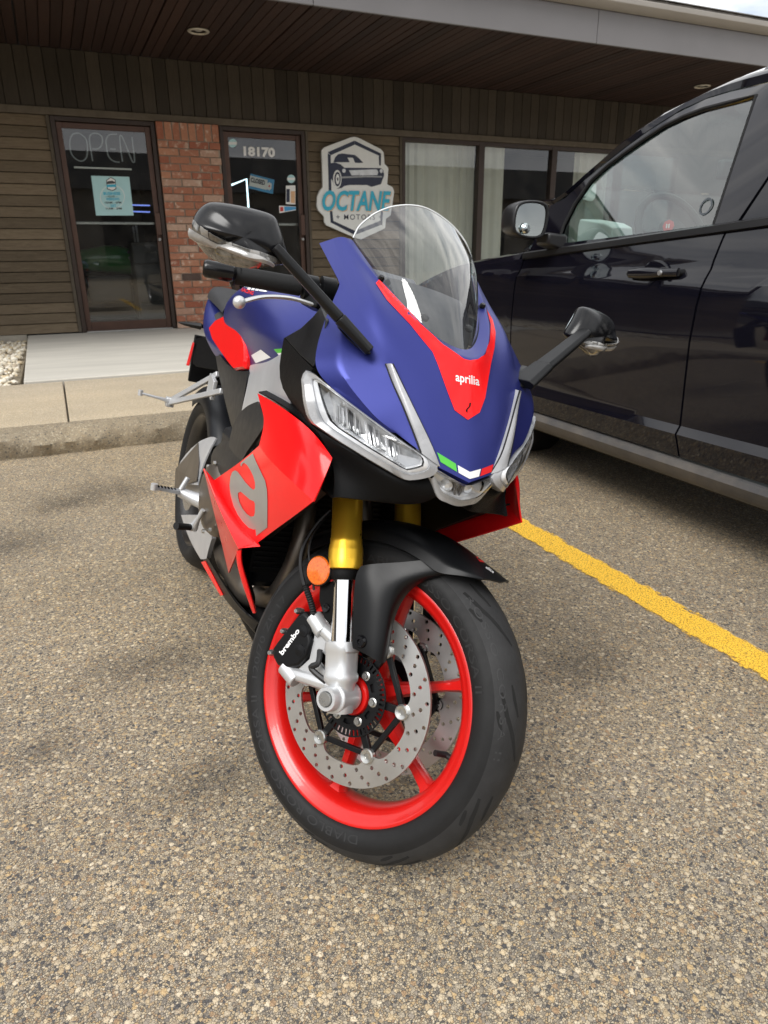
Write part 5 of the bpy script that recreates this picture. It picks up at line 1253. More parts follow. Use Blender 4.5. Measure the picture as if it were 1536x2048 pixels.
# ============================================================ windscreen: smooth loft from its lower edge to the rounded top
def scr_top(t): # t in -1..1
    pts=[v3(1.169,-.128,1.088),v3(1.167,-.121,1.108),v3(1.167,-.109,1.124),v3(1.167,-.093,1.140),v3(1.165,-.066,1.157),v3(1.162,-.033,1.169),v3(1.160,0,1.174)]
    pts=pts+[mir(p) for p in pts[-2::-1]]; return catmull(pts,49)[int(round((t+1)/2*48))]
low=[Ks[7],Ks[6],Ks[5],Ks[4],Ks[3],Ks[2],Ks[1],Ks[0]]; low=low+[mir(p) for p in low[-2::-1]]
low=[p+v3(-.002,0,-.003) for p in low]; lowc=catmull(low,49)
rows=[]
for i in range(13):
    v=i/12; row=[]
    for j in range(49):
        a=lowc[j]; b=scr_top(j/24-1); s_=j/24-1
        p=a.lerp(b,v); bul=math.sin(PI*v)*(.016*(1-s_*s_)+.004); p=p+v3(.55,0,.83)*bul
        row.append(p)
    rows.append(row)
m,_=grid(rows); scr=part(m,'windscreen',M['screen'],smooth=180,fixn=False)
M['edge']=pm('screen edge highlight',(.72,.75,.76),.12,var=.03,coat=.5)  # pale colour paints in the bright highlight along the screen's top rim
m=MB(); m.tube([scr_top(j/24-1) for j in range(49)],.0016,8); part(m,'screen_edge',M['edge'],scr)
m=MB(); m.tube(lowc,.0030,6); part(m,'screen_seal',M['rubber'],scr)
for px,py in((762.6,556),(699,483)):
    p=B(px,py,-.1035 if px>700 else -.130)
    for q in(p,mir(p)): m=MB(); m.lathe([(.0005,.004),(.004,.004),(.0055,.001),(.0055,-.004)],q,v3(.5,.0,.85),14); part(m,'screen_screw',M['bkgloss'],scr)
for px,py in((848.6,635.3),):
    p=v3(1.338,-.044,.979)
    for q in(p,mir(p)): m=MB(); m.lathe([(.0005,.003),(.004,.003),(.0055,.0025),(.0075,.001),(.0075,-.004)],q+v3(.002,0,.002),v3(.6,.0,.8),18); part(m,'screen_screw',M['bkgloss'],scr)
# inner dash cover under the screen
rows=[]
for i in range(9):
    t=i/8; x=lerp(1.385,1.185,t); hw=lerp(.012,.105,min(1,t*1.25)**.7); zc=lerp(.936,1.045,t**.9); ze=lerp(.935,1.035,t)
    rows.append([v3(x-.02*(1-abs(q))*t,hw*q,lerp(zc,ze,q*q)-.004) for q in(-1,-.75,-.5,-.25,0,.25,.5,.75,1)])
m,_=grid(rows); part(m,'dash_cover',M['dkgrey'],sub=1,solid=.003)
m=MB(); m.obox(v3(1.085,0,1.02),(v3(.5,0,.87),v3(0,1,0),v3(-.87,0,.5)),(.012,.078,.048)); dsp=part(m,'instrument_display',M['bkplastic'],bevel=.012,bseg=3)
m=MB(); m.obox(v3(1.073,0,1.027),(v3(.5,0,.87),v3(0,1,0),v3(-.87,0,.5)),(.0125,.068,.040)); part(m,'display_glass',M['display'],dsp)
# ============================================================ headlights
C2=lambda x,y:(590+x/5.12,720+y/5.12)
hl_out=[((75,205),-.2295),((95,150),-.228),((130,115),-.225),((190,132),-.2185),((300,225),-.206),((560,430),-.172),((840,640),-.136),((1100,830),-.102),((1290,962),-.080),((1370,1000),-.066),((1452,1050),-.052),((1478,1105),-.047),((1478,1160),-.046),((1390,1212),-.058),((1270,1235),-.074),((1150,1248),-.088),((1000,1170),-.105),((760,1030),-.137),((450,840),-.177),((170,648),-.213),((125,560),-.220),((95,430),-.2265)]
hl_in=[((250,238),-.208),((300,270),-.205),((560,455),-.174),((840,665),-.138),((1100,855),-.104),((1285,978),-.082),((1303,1010),-.079),((1306,1050),-.078),((1295,1078),-.079),((1230,1098),-.086),((1140,1118),-.095),((1080,1085),-.102),((760,890),-.141),((450,690),-.178),((380,620),-.186),((335,520),-.194),((290,390),-.201),((262,290),-.206)]
HO=[B(*C2(*p),y) for p,y in hl_out]; HI=[B(*C2(*p),y) for p,y in hl_in]
def resamp(P,n):
    P=P+[P[0]]; L_=[0]
    for a,b in zip(P,P[1:]): L_.append(L_[-1]+(b-a).length)
    out=[]
    for i in range(n):
        t=L_[-1]*i/n; j=max(k for k in range(len(L_)-1) if L_[k]<=t+1e-12); out.append(P[j].lerp(P[j+1],(t-L_[j])/max(1e-9,L_[j+1]-L_[j])))
    return out
def match(A,Bq):  # outer points nearest to inner ring samples by angle
    ca=sum(A,Vector())/len(A); return A
HOs=resamp(HO,72); HIs=resamp(HI,72)
# rotate inner start for the least twist
best=min(range(72),key=lambda k:sum((HIs[(i+k)%72]-HOs[i]).length for i in range(0,72,6))); HIs=HIs[best:]+HIs[:best]
fwd=v3(.80,-.42,.10).normalized()
def headlight(s):
    f=(lambda p:p) if s<0 else mir
    hl=empty('headlight',parent=bike)
    bk=[p-v3(.035,-.010,.0) for p in HOs]
    c0=sum(HOs,Vector())/72
    rim_o=[[f(p) for p in [c0+(q-c0)*.985-v3(.045,-.012,0) for q in HOs]],[f(p-v3(.006,0,0)) for p in HOs],[f(p.lerp(q,.10)+fwd*.003) for p,q in zip(HOs,HIs)],[f(p.lerp(q,.56)+fwd*.0035) for p,q in zip(HOs,HIs)],[f(p.lerp(q,.62)+fwd*.001) for p,q in zip(HOs,HIs)]]
    m=MB(); m.loft(rim_o,cap=False); part(m,'lamp_rim',M['lamprim'],hl,smooth=45)
    gd=[[f(p.lerp(q,.62)+fwd*.001) for p,q in zip(HOs,HIs)],[f(p.lerp(q,.66)+fwd*.0022) for p,q in zip(HOs,HIs)],[f(p.lerp(q,.88)+fwd*.0022) for p,q in zip(HOs,HIs)],[f(p.lerp(q,.97)-fwd*.002) for p,q in zip(HOs,HIs)]]
    m=MB(); m.loft(gd,cap=False); part(m,'light_guide',M['drl'],hl,smooth=45)
    bz=[[f(p.lerp(q,.90)+fwd*.0020) for p,q in zip(HOs,HIs)],[f(p.lerp(q,.93)+fwd*.0030) for p,q in zip(HOs,HIs)],[f(p.lerp(q,1.0)+fwd*.0015) for p,q in zip(HOs,HIs)]]
    m=MB(); m.loft(bz,cap=False); part(m,'lamp_bezel',M['bksatin'],hl,smooth=45)
    # reflector bowl
    ci=sum(HIs,Vector())/72
    bowl=[[f(p-fwd*.002) for p in HIs],[f(ci+(p-ci)*.94-fwd*.018) for p in HIs],[f(ci+(p-ci)*.84-fwd*.034) for p in HIs]]
    m=MB(); m.loft(bowl,cap=False); m.add(bowl[-1],[tuple(range(72))]); part(m,'reflector_bowl',M['lampchrome'],hl,smooth=35)
    # three groups of upright reflector blades with dark gaps
    LT=lambda px,py,y,dp:f(B(*C2(px,py),y)-fwd*dp)
    for g0,(ax_,ay_,bx_,by_,y0_) in enumerate(((400,420,410,640,-.190),(520,470,540,720,-.172),(720,620,760,870,-.148),(930,780,960,990,-.122))):
        for k in range(4):
            dx=k*42-20; dy=k*30; yk=y0_+k*.0065
            a=[(ax_+dx,ay_+dy),(ax_+dx+30,ay_+dy+20),(bx_+dx+22,by_+dy*.7),(bx_+dx+2,by_+dy*.7-16)]
            pts=[LT(x_,y_,yk,.010+.006*(k%2)) for x_,y_ in a]
            m=MB(); m.prism(pts,fwd*-.010 if s<0 else mir(fwd*-.010)); part(m,'reflector_blade',M['lampdark'] if (k==1 and g0>0) else M['lampchrome'],hl,smooth=0,bevel=.002)
    # inner lower shelf
    pts=[LT(x_,y_,yy,.012) for x_,y_,yy in((1000,1020,-.112),(1060,965,-.106),(1285,1020,-.082),(1290,1075,-.081),(1140,1110,-.096))]
    m=MB(); m.prism(pts,fwd*-.006 if s<0 else mir(fwd*-.006)); part(m,'reflector_shelf',M['lamprim'],hl,smooth=0,bevel=.002)
    # clear lens
    m=MB(); m.add([f(p.lerp(q,.46)+fwd*.0045) for p,q in zip(HOs,HIs)]+[f(ci+fwd*.010)],[(i,(i+1)%72,72) for i in range(72)]); part(m,'lens',M['lens'],hl,smooth=180,fixn=False)
    # spear of clear grey plastic running up the cowl
    a=[(1290,955),(1430,1020),(1475,1095),(1400,880),(1250,560),(1100,250),(1010,65),(960,35),(925,45),(1000,230),(1100,455),(1200,705)]
    ins=[B(*C2(*p),y) for p,y in(((930,40),-.1265),((1000,230),-.118),((1100,455),-.106),((1200,705),-.093),((1290,950),-.080))]
    ous=[B(*C2(*p),y) for p,y in(((1000,40),-.121),((1090,235),-.108),((1240,545),-.087),((1390,860),-.065),((1478,1090),-.047))]
    ins=catmull(ins,14);ous=catmull(ous,14)
    rows=[[f(p-v3(.014,0,0)),f(p+fwd*.002),f(p.lerp(q,.3)+fwd*.006),f(p.lerp(q,.7)+fwd*.006),f(q+v3(.003,0,0)),f(q-v3(.014,0,0))] for p,q in zip(ins,ous)]
    m,_=grid(rows); spr=part(m,'lamp_spear',M['lamprim'],hl,smooth=60)
    for P in(ins,ous): m=MB(); m.tube([f(p+fwd*.0015) for p in P],.0016,6); part(m,'spear_seal',M['rubber'],hl)
    return hl
hlR=headlight(-1); hlL=headlight(1)
# ============================================================ chin lamp under the nose tip
chin=empty('chin_lamp',parent=bike)
topc=[v3(1.502,-.049,.763),v3(1.511,-.024,.754),v3(1.516,0,.748)]; 
botc=[B(863,957,-.056),B(875,994,-.038),B(893,1005,-.021),B(915,1012.5,0)]
def sym(P): return P+[mir(p) for p in P[-2::-1]]
T=catmull(sym(topc),25); Bt=catmull([B(862,950,-.057)]+[]+sym(botc)[0:7] if False else sym(botc),25)
rows=[]
for v in(0,.12,.5,.85,1): rows.append([t_.lerp(b_,v)+v3(.006*math.sin(PI*v),0,0)-v3(.0,0,.0) for t_,b_ in zip(T,Bt)])
rows=[[p-v3(.03,0,.0) for p in rows[0]]]+rows[:1]; m,_=grid(rows); part(m,'lamp_back',M['lampdark'],chin)
rows=[[b_.lerp(t_,v)+v3(.004*math.sin(PI*v),0,0) for t_,b_ in zip(T,Bt)] for v in(0,.18,.32)]
rows=[[p-v3(.05,0,-.004) for p in rows[0]]]+rows; m,_=grid(rows); part(m,'lamp_rim',M['lamprim'],chin,smooth=50)
rows=[[b_.lerp(t_,v)-v3(d_,0,0) for t_,b_ in zip(T,Bt)] for v,d_ in((.32,.0),(.36,.012),(.6,.026),(.85,.026),(1.0,.004))]
m,_=grid(rows); part(m,'reflector_bowl',M['lampchrome'],chin,smooth=30)
for s in(-1,1):
    m=MB(); m.lathe([(.0005,.008),(.007,.006),(.0095,.0),(.0095,-.01)],v3(1.488,s*.018,.738),v3(1,0,-.1),18); part(m,'bulb',M['lampchrome'],chin)
    m=MB(); m.obox(v3(1.489,s*.006,.735),(v3(1,0,0),v3(0,1,0),v3(0,.2*s,1)),(.006,.002,.014)); part(m,'reflector_blade',M['lampdark'],chin,bevel=.001)
rows=[[b_.lerp(t_,v)+v3(.0045*math.sin(PI*(v*.8+.1)),0,0) for t_,b_ in zip(T,Bt)] for v in(.16,.45,.75,1)]
m,_=grid(rows); part(m,'lens',M['lens'],chin,smooth=180,fixn=False)
# ============================================================ black nose underside and lip
for s in(-1,1):
    f=(lambda p:p) if s<0 else mir
    top=[B(875,950,-.05),B(815,962,-.088),B(760,932,-.13),B(690,888,-.175),B(640,858,-.205)]
    mid=[B(880,985,-.036),B(830,990,-.07),B(760,965,-.115),B(690,935,-.15),B(672,930,-.164)]
    lip=[B(873,993,-.036),B(842,1013,-.044),B(760,1004,-.10),B(678,994,-.160),B(668,996,-.170)]
    lip2=[p+v3(-.012,0,-.004) for p in lip]
    back=[v3(1.30,-.03,.70),v3(1.29,-.05,.69),v3(1.27,-.09,.69),v3(1.25,-.13,.69),v3(1.24,-.17,.69)]
    m,cr=grid([[f(p-v3(.05,0,0)) for p in top],[f(p-v3(.012,0,.002)) for p in top],[f(p) for p in mid],[f(p) for p in lip],[f(p) for p in lip2],[f(p) for p in back]],crows=(3,4),cval=.8)
    part(m,'nose_underside',M['bkplastic'],sub=2,solid=.003,crease=cr)
# ============================================================ red side panels (each side)
Y=B
def redset(s):
    f=(lambda p:p) if s<0 else mir
    sp=empty('side_fairing',parent=bike)
    def G(rows,name,mat,crows=(),ccols=(),sub=2,solid=.003,cval=.9):
        m,cr=grid([[f(p) for p in r_] for r_ in rows],crows,ccols,cval); return part(m,name,mat,sp,sub=sub,solid=solid,crease=cr)
    A=[Y(515,787,-.203),Y(548,804,-.210),Y(584,829,-.211),Y(629,864,-.200),Y(664.5,915.5,-.180)]
    A2=[Y(523,818,-.209),Y(552,833,-.215),Y(584,853,-.216),Y(628,890,-.206),Y(661,926,-.183)]
    Bm=[Y(531,842,-.214),Y(545,862,-.220),Y(579,895,-.222),Y(618,935,-.210),Y(646,962,-.192)]
    Cr=[Y(518,891,-.221),Y(533,914,-.226),Y(564,945,-.225),Y(596,974,-.215),Y(626.6,1002.5,-.204)]
    up_=G([A,A2,Bm,Cr],'upper_panel',M['red'],crows=(0,3),ccols=(0,4),cval=1.0)
    D1=[Y(484,922,-.217),Y(510,955,-.220),Y(540,985,-.216),Y(568,1008,-.210),Y(591,1030,-.199)]
    D2=[Y(450,945,-.212),Y(480,992,-.212),Y(508,1025,-.207),Y(530,1045,-.202),Y(549,1060,-.192)]
    D3=[Y(429,960,-.206),Y(452,1004,-.203),Y(476,1042,-.197),Y(496,1069,-.192),Y(513,1087,-.186)]
    lo_=G([Cr,D1,D2,D3],'graphic_panel',M['red'],crows=(0,3),ccols=(0,4),cval=1.0)
    H=[Y(407,937,-.226),Y(425,985,-.226),Y(444,1030,-.224),Y(462,1068,-.220),Y(477,1097,-.215)]
    st_=G([D3,[ (a+b)/2+v3(0,0,.002) for a,b in zip(D3,H)],H],'step_panel',M['red'],crows=(0,2),ccols=(0,4))
    # small front toe of the step
    m=MB(); m.prism([f(Y(477,1097,-.215)),f(Y(521,1093,-.183)),f(Y(513,1087,-.186))],(-.02,0,.002)); part(m,'step_toe',M['red'],sp,bevel=.001)
    L1=[Y(409,945,-.225),Y(420,995,-.222),Y(432,1040,-.214),Y(444,1090,-.203),Y(457,1146,-.186)]
    dz=G([H,[(a+b)/2 for a,b in zip(H,L1)],L1],'rear_blade',M['red_dusty'],crows=(0,2),ccols=(0,4))
    Sp=[Y(473,1100,-.213),Y(471,1122,-.207),Y(483,1165,-.186),Y(497,1205,-.160),Y(505,1226,-.144)]
    Sq=[Y(482,1100,-.209),Y(480,1124,-.204),Y(492,1160,-.183),Y(505,1205,-.158),Y(511,1226,-.143)]
    Sr=[p+v3(-.03,.012,.0) for p in Sp]
    G([Sq,[(a+b)/2+v3(.002,-.001,0) for a,b in zip(Sp,Sq)],Sp,Sr],'lower_spear',M['red'],crows=(0,2),ccols=(0,4))
    # black inner lip along the front opening
    e0=[Y(626.6,1002.5,-.203),Y(591,1031,-.198),Y(549,1061,-.191),Y(515,1088,-.185)]
    e1=[Y(640,1000,-.178),Y(603,1030,-.172),Y(562,1062,-.165),Y(527,1090,-.160)]
    e2=[Y(662,997,-.150),Y(618,1032,-.145),Y(575,1064,-.138),Y(545,1088,-.130)]
    G([[p+v3(-.034,.008,.022) for p in e0],[p+v3(-.020,.010,.010) for p in e1],e2,[p+v3(-.10,.03,.05) for p in e2]],'inner_lip',M['bkplastic'],sub=1)
    # inner black duct behind the upper panel
    G([[p+v3(-.035,.012,0) for p in A],[p+v3(-.05,.05,.01) for p in A],[p+v3(-.10,.09,.0) for p in A]],'inner_duct',M['bkplastic'],sub=1)
    # panel below: black flank between spear and belly
    K0=[Y(480,1104,-.196),Y(480,1130,-.19),Y(492,1165,-.17),Y(508,1215,-.145)]
    K1=[p+v3(-.05,.02,.0) for p in K0]; K2=[p+v3(-.16,.03,.0) for p in K0]
    G([K0,K1,K2],'inner_flank',M['bkplastic'],sub=1)
    return sp,up_,lo_,dz
sR,upR,loR,dzR=redset(-1); sL,upL,loL,dzL=redset(1)
bs_=bvh_of([loR]); C5=lambda x,y:(400+x/4.875,820+y/4.875)
outer=[(520,425),(545,490),(592,590),(640,690),(658,780),(662,900),(661,1000),(660,1142),(552,1228),(545,1160),(530,1165),(480,1148),(422,1090),(370,1018),(330,930),(302,830),(292,740),(300,655),(318,605),(345,588),(372,602),(400,640),(450,708),(500,760),(528,778),(542,762),(541,705),(522,640),(492,580),(462,535),(435,515),(418,524),(411,548),(400,545),(402,518),(460,465)]
hole=[(375,808),(400,794),(440,828),(490,872),(530,890),(540,912),(540,1000),(530,1034),(500,1040),(460,1012),(420,962),(390,902),(376,850)]
pdecal('letter_graphic',[[C5(*p) for p in outer],[C5(*p) for p in hole]],bs_,M['greyprint'],loR,refine=3,off=.0010)
# ============================================================ mirrors
C1b=lambda x,y:(360+x/3.84,380+y/3.84)
mo2=[((387,433),-.418),((399,416),-.411),((413,405),-.403),((429,401),-.392),((485,410),-.355),((540,424),-.3145),((554,433),-.303),((559,444),-.2985),((570,479),-.288),((579,515),-.2765),((578,523),-.276),((568,526),-.283),((542,534),-.305),((516,537),-.325),((477,534),-.348),((441,526),-.371),((408,505),-.393),((399,494),-.400),((389,479),-.411),((384,462),-.418),((386,448),-.419)]
def mirror_(s):
    f=(lambda p:p) if s<0 else mir
    t=empty('mirror',parent=bike)
    O_=[B(*p,y) for p,y in mo2]; c=sum(O_,Vector())/len(O_)
    back=v3(-1,0,.05)
    rg=[[f(c+(p-c)*.86+back*.024) for p in O_],[f(c+(p-c)*.95+back*.020) for p in O_],[f(p+back*.008) for p in O_],[f(c+(p-c)*.965-back*.004) for p in O_],[f(c+(p-c)*.80-back*.0175) for p in O_],[f(c+(p-c)*.50-back*.028) for p in O_],[f(c+(p-c)*.22-back*.033) for p in O_]]
    m=MB(); m.loft(rg); hs=part(m,'housing',M['bkgloss'],t,sub=2)
    m=MB(); m.add([f(c+(p-c)*.84+back*.0255) for p in O_],[tuple(range(len(O_)))]); part(m,'mirror_glass',M['mirrorglass'],t,smooth=0)
    # stem
    S0=v3(1.383,-.149,.910); S1=v3(1.330,-.288,1.013); sj=S0.lerp(S1,.36)
    def bar(P,ws,name,mat):
        P=catmull(P,9); rr=[]
        for i,p in enumerate(P):
            d=(P[min(i+1,8)]-P[max(i-1,0)]).normalized(); e=v3(.94,-.35,0.05); e=(e-d*e.dot(d)).normalized(); q=d.cross(e); wd=lerp(ws[0],ws[1],i/8); th=lerp(ws[2],ws[3],i/8)
            rr.append([f(p+e*wd*x_+q*th*y_) for x_,y_ in((-1,-.45),(-.8,-1),(.7,-1),(1,-.3),(1,.3),(.7,1),(-.8,1),(-1,.45))])
        m=MB(); m.loft(rr); return part(m,name,mat,t,smooth=30,bevel=.0015)
    bar([S1+(S1-S0)*.12,S1,sj.lerp(S1,.5),sj],(.012,.0185,.0075,.0085),'stem',M['bksatin']); bar([sj,S0.lerp(sj,.5),S0],(.0195,.0255,.0095,.0085),'stem_base',M['bksatin'])
    pts=[B(*p,y) for p,y in(((743,712),-.143),((735,711),-.150),((712,697),-.168),((690,676),-.184),((672,655),-.194),((684,648),-.182),((728,678),-.152))]
    m=MB(); m.prism([f(p+v3(.004,-.002,.002)) for p in pts],f(v3(-.012,.006,0))); part(m,'stem_foot',M['bksatin'],t,bevel=.003)
    return t,hs
mR,hsR=mirror_(-1); mL,hsL=mirror_(1)
bm_=bvh_of([hsR])
band=[(104,225),(135,262),(200,310),(300,362),(420,412),(560,462),(700,510),(800,548),(760,566),(700,584),(600,596),(450,586),(330,560),(210,495),(165,450),(125,390),(108,330)]
M['indlens']=pm('clear indicator lens',(.16,.155,.145),.10,var=.6,vs=120,coat=1,metal=.4)
M['indclear']=pm('pale lens bar',(.30,.295,.285),.18,var=.25,vs=60,coat=.6)
def copyL(o,parent):
    m=MB(); m.v=[tuple(v.co) for v in o.data.vertices]; m.f=[tuple(p.vertices) for p in o.data.polygons]; m.m=[0]*len(m.f); q=m.mirrored().build(o.name.split('.')[0],o.data.materials[0],parent,smooth=60,fixn=False)
    for md in o.modifiers:
        if md.type=='SOLIDIFY': n_=q.modifiers.new('solid','SOLIDIFY'); n_.thickness=md.thickness; n_.offset=md.offset
    return q
def rdecal(name,U,Lw,bvh,mat,parent,n=30,k=5,off=.002,bulge=.003,thick=.002):
    U=catmull([Vector((*p,0)) for p in U],n); Lw=catmull([Vector((*p,0)) for p in Lw],n); rows=[]
    for i in range(k):
        row=[]
        for a,b in zip(U,Lw):
            p=a.lerp(b,i/(k-1)); d=ray(p.x,p.y); loc,no,_,_=bvh.ray_cast(CAM,d)
            if loc is None:
                loc=row[-1][0] if row else CAM+d*1.1; no=-d
            if no.dot(d)>0:no=-no
            row.append((loc,no))
        rows.append([iMW@(l+nn*(off+bulge*math.sin(PI*i/(k-1)))) for l,nn in row])
    m,_=grid(rows); return m.build(name,mat,parent,smooth=60,fixn=False,solid=thick,soff=0)
ind=rdecal('indicator_lens',[C1b(*p) for p in((112,235),(200,310),(420,412),(620,482),(795,545))],[C1b(*p) for p in((125,370),(205,480),(330,550),(560,588),(785,555))],bm_,M['indlens'],mR); copyL(ind,mL)
bar_=rdecal('indicator_bar',[C1b(*p) for p in((100,292),(170,330),(300,395),(480,455),(700,552))],[C1b(*p) for p in((112,362),(180,395),(300,432),(470,500),(690,565))],bm_,M['indclear'],mR,off=.005,bulge=.004,thick=.002); copyL(bar_,mL)
ls=lambda t:(165+t*500,278+t*222+20*math.sin(PI*t))
for k in range(8):
    t0,t1=k/8+.008,(k+1)/8-.008
    q=rdecal('led_cell',[C1b(*ls(lerp(t0,t1,u))) for u in(0,.5,1)],[C1b(ls(lerp(t0,t1,u))[0]+4,ls(lerp(t0,t1,u))[1]+46-22*k/8) for u in(0,.5,1)],bm_,M['indclear'] if k%3==0 else M['indlens'],mR,n=5,k=3,off=.0042,bulge=.0003,thick=.0006); copyL(q,mL)
# ============================================================ handlebars, levers (turn with the fork)
for s in(-1,1):
    f=(lambda p:p) if s<0 else mir
    g0=S(407,536,-.345); g1=S(463,549,-.295); g2=S(600,573,-.205); g3=g2+(g2-g1).normalized()*.10
    hb=empty('handlebar',parent=bike)
    d=(g2-g0).normalized()
    m=MB(); m.tube([f(g0),f(g0+d*.004),f(g0+d*.045),f(g1)],[.012,.0150,.0155,.0140],20); m.map(st); part(m,'bar_end',M['bkgloss'],hb)
    m=MB(); m.tube([f(g1-d*.002),f(g1+d*.002),f(g1+d*.004),f(g1+d*.008),f(g2-d*.005),f(g2)],[.0150,.0195,.0195,.0165,.0170,.0170],20); m.map(st); gp=part(m,'grip',M['rubber'],hb)
    nn=d.cross(v3(0,0,1)).normalized(); n2=nn.cross(d)
    for k in range(11):
        for q in range(5):
            a=R(20+q*34+(17 if k%2 else 0)); c=g1+d*(.014+k*.0105)+(nn*-math.cos(a)+n2*math.sin(a))*.0169; t_=(nn*math.sin(a)+n2*math.cos(a))
            m=MB(); m.obox(f(c),(f(d) if s<0 else mir(d),f(t_),f((c-(g1+d*(.014+k*.0105))).normalized())),(.0011,.0042,.0006)); m.map(st); part(m,'grip_rib',M['bkplastic'],gp,smooth=0)
    m=MB(); m.tube([f(g2),f(g3)],.0110,14); m.map(st); part(m,'bar_tube',M['bksatin'],hb)
    m=MB(); m.tube([f(g2+d*.004),f(g2+d*.006),f(g2+d*.030),f(g2+d*.032)],[.018,.0235,.0235,.018],18); m.tube([f(g2+d*.036),f(g2+d*.038),f(g2+d*.064),f(g2+d*.066)],[.018,.026,.026,.018],18); m.map(st); part(m,'switch_housing',M['bksatin'],hb,smooth=35)
    m=MB(); m.obox(f(g2+d*.075+v3(.03,0,.0)),(v3(1,0,0),v3(0,1,0),v3(0,0,1)),(.03,.016,.018)); m.map(st); part(m,'master_cylinder',M['bkplastic'],hb,bevel=.005)
    # lever
    l0=S(478.5,604.5,-.305); l1=S(526,594,-.268); l2=S(584,597,-.228); l3=S(642,615,-.185); l4=S(665,622,-.170)
    P=catmull([l0+(l1-l0)*.1,l1,l2,l3,l4],24)
    rr=[]
    for i,p in enumerate(P):
        d_=(P[min(i+1,23)]-P[max(i-1,0)]).normalized(); n_=v3(0,0,1); n_=(n_-d_*n_.z).normalized(); q=d_.cross(n_); w_=lerp(.0068,.0088,i/23)
        rr.append([f(p+q*w_*math.cos(a)*1.1+n_*w_*.62*math.sin(a)) for a in [2*PI*k/12 for k in range(12)]])
    m=MB(); m.loft(rr); m.map(st); lv=part(m,'lever',M['silver'],hb)
    bm=bmesh.new(); bmesh.ops.create_uvsphere(bm,u_segments=20,v_segments=12,radius=.0112); m=MB(); m.add([f(l0)+v.co for v in bm.verts],[tuple(v.index for v in q.verts) for q in bm.faces]); bm.free(); m.map(st); part(m,'lever_ball',M['silver'],lv)
    m=MB(); m.obox(f(l3+v3(-.018,.004,.006)),(v3(1,0,0),v3(0,1,0),v3(0,0,1)),(.022,.020,.012)); m.map(st); part(m,'lever_perch',M['bksatin'],hb,bevel=.004)
# top yoke, headstock, forks' upper mass
m=MB(); m.obox(v3(1.12,0,.93),(fx,v3(0,1,0),ux),(.035,.135,.014)); m.map(st); part(m,'top_yoke',M['bksatin'],bevel=.006)
m=MB(); m.obox(v3(1.21,0,.70),(fx,v3(0,1,0),ux),(.04,.135,.020)); m.map(st); part(m,'lower_yoke',M['bksatin'],bevel=.006)
m=MB(); m.tube([v3(1.22,0,.66),v3(1.11,0,.92)],.035,20); part(m,'headstock',M['bksatin'])
# ============================================================ tank, seat, tail
def sec(x,pts): return [v3(x+dx,y,z) for dx,y,z in pts]
def halfsec(x,L_): # (y,z) outline
    if len(L_)==6 and x>.4: L_=L_[:5]+[(L_[5][0],L_[5][1]-.005),(L_[5][0]-.012,L_[5][1]-.06)]
    elif len(L_)==6 and x>.23 and L_[5][1]>.78: L_=L_[:5]+[L_[5],(L_[5][0]-.01,L_[5][1]-.03)]
    return _hs(x,L_)
def _hs(x,L_): # list of (y,z) from top centre to bottom right -> full ring open at the bottom
    r_=[v3(x,-y,z) for y,z in L_]; return [mir(p) for p in r_[::-1]][:-1]+r_
tk=[halfsec(.245,[(0,.905),(.06,.905),(.100,.895),(.118,.870),(.120,.835),(.108,.790)]),
    halfsec(.33,[(0,.958),(.07,.960),(.128,.948),(.148,.905),(.142,.860),(.118,.795)]),
    halfsec(.44,[(0,.990),(.08,.990),(.148,.972),(.168,.925),(.150,.870),(.128,.800)]),
    halfsec(.58,[(0,1.018),(.08,1.016),(.150,.995),(.178,.945),(.155,.880),(.140,.815)]),
    halfsec(.72,[(0,1.030),(.08,1.026),(.155,1.000),(.188,.950),(.178,.885),(.150,.830)]),
    halfsec(.86,[(0,1.022),(.08,1.016),(.150,.992),(.188,.945),(.190,.885),(.165,.845)]),
    halfsec(.98,[(0,.995),(.075,.990),(.130,.970),(.170,.930),(.180,.885),(.165,.850)]),
    halfsec(1.05,[(0,.96),(.06,.955),(.10,.94),(.14,.91),(.155,.88),(.15,.855)])]
m,cr=grid(tk,ccols=(2,10,3,9),cval=.35); tank=part(m,'fuel_tank',M['blue'],sub=2,crease=cr)
bt_=bvh_of([tank]); C5b=lambda x,y:(260+x/3.491,500+y/3.491)
M['tankgrey']=None
pdecal('white_stripe',[[C5b(848,735),C5b(915,695),C5b(985,750),C5b(880,790)]],bt_,M['whiteprint'],tank,refine=2)
pdecal('green_stripe',[[C5b(1005,692),C5b(1115,684),C5b(1120,712),C5b(1030,720)]],bt_,M['greenprint'],tank,refine=2)
pdecal('white_stripe',[[C5b(1030,720),C5b(1120,712),C5b(1140,735),C5b(1050,748)]],bt_,M['whiteprint'],tank,refine=2)
tdecal('aprilia',C5b(640,262),C5b(950,305),C5b(665,225),bt_,M['whiteprint'],tank,bold=.04)
tdecal('RACING',C5b(775,288),C5b(860,318),C5b(785,262),bt_,M['redprint'],tank,bold=.03)
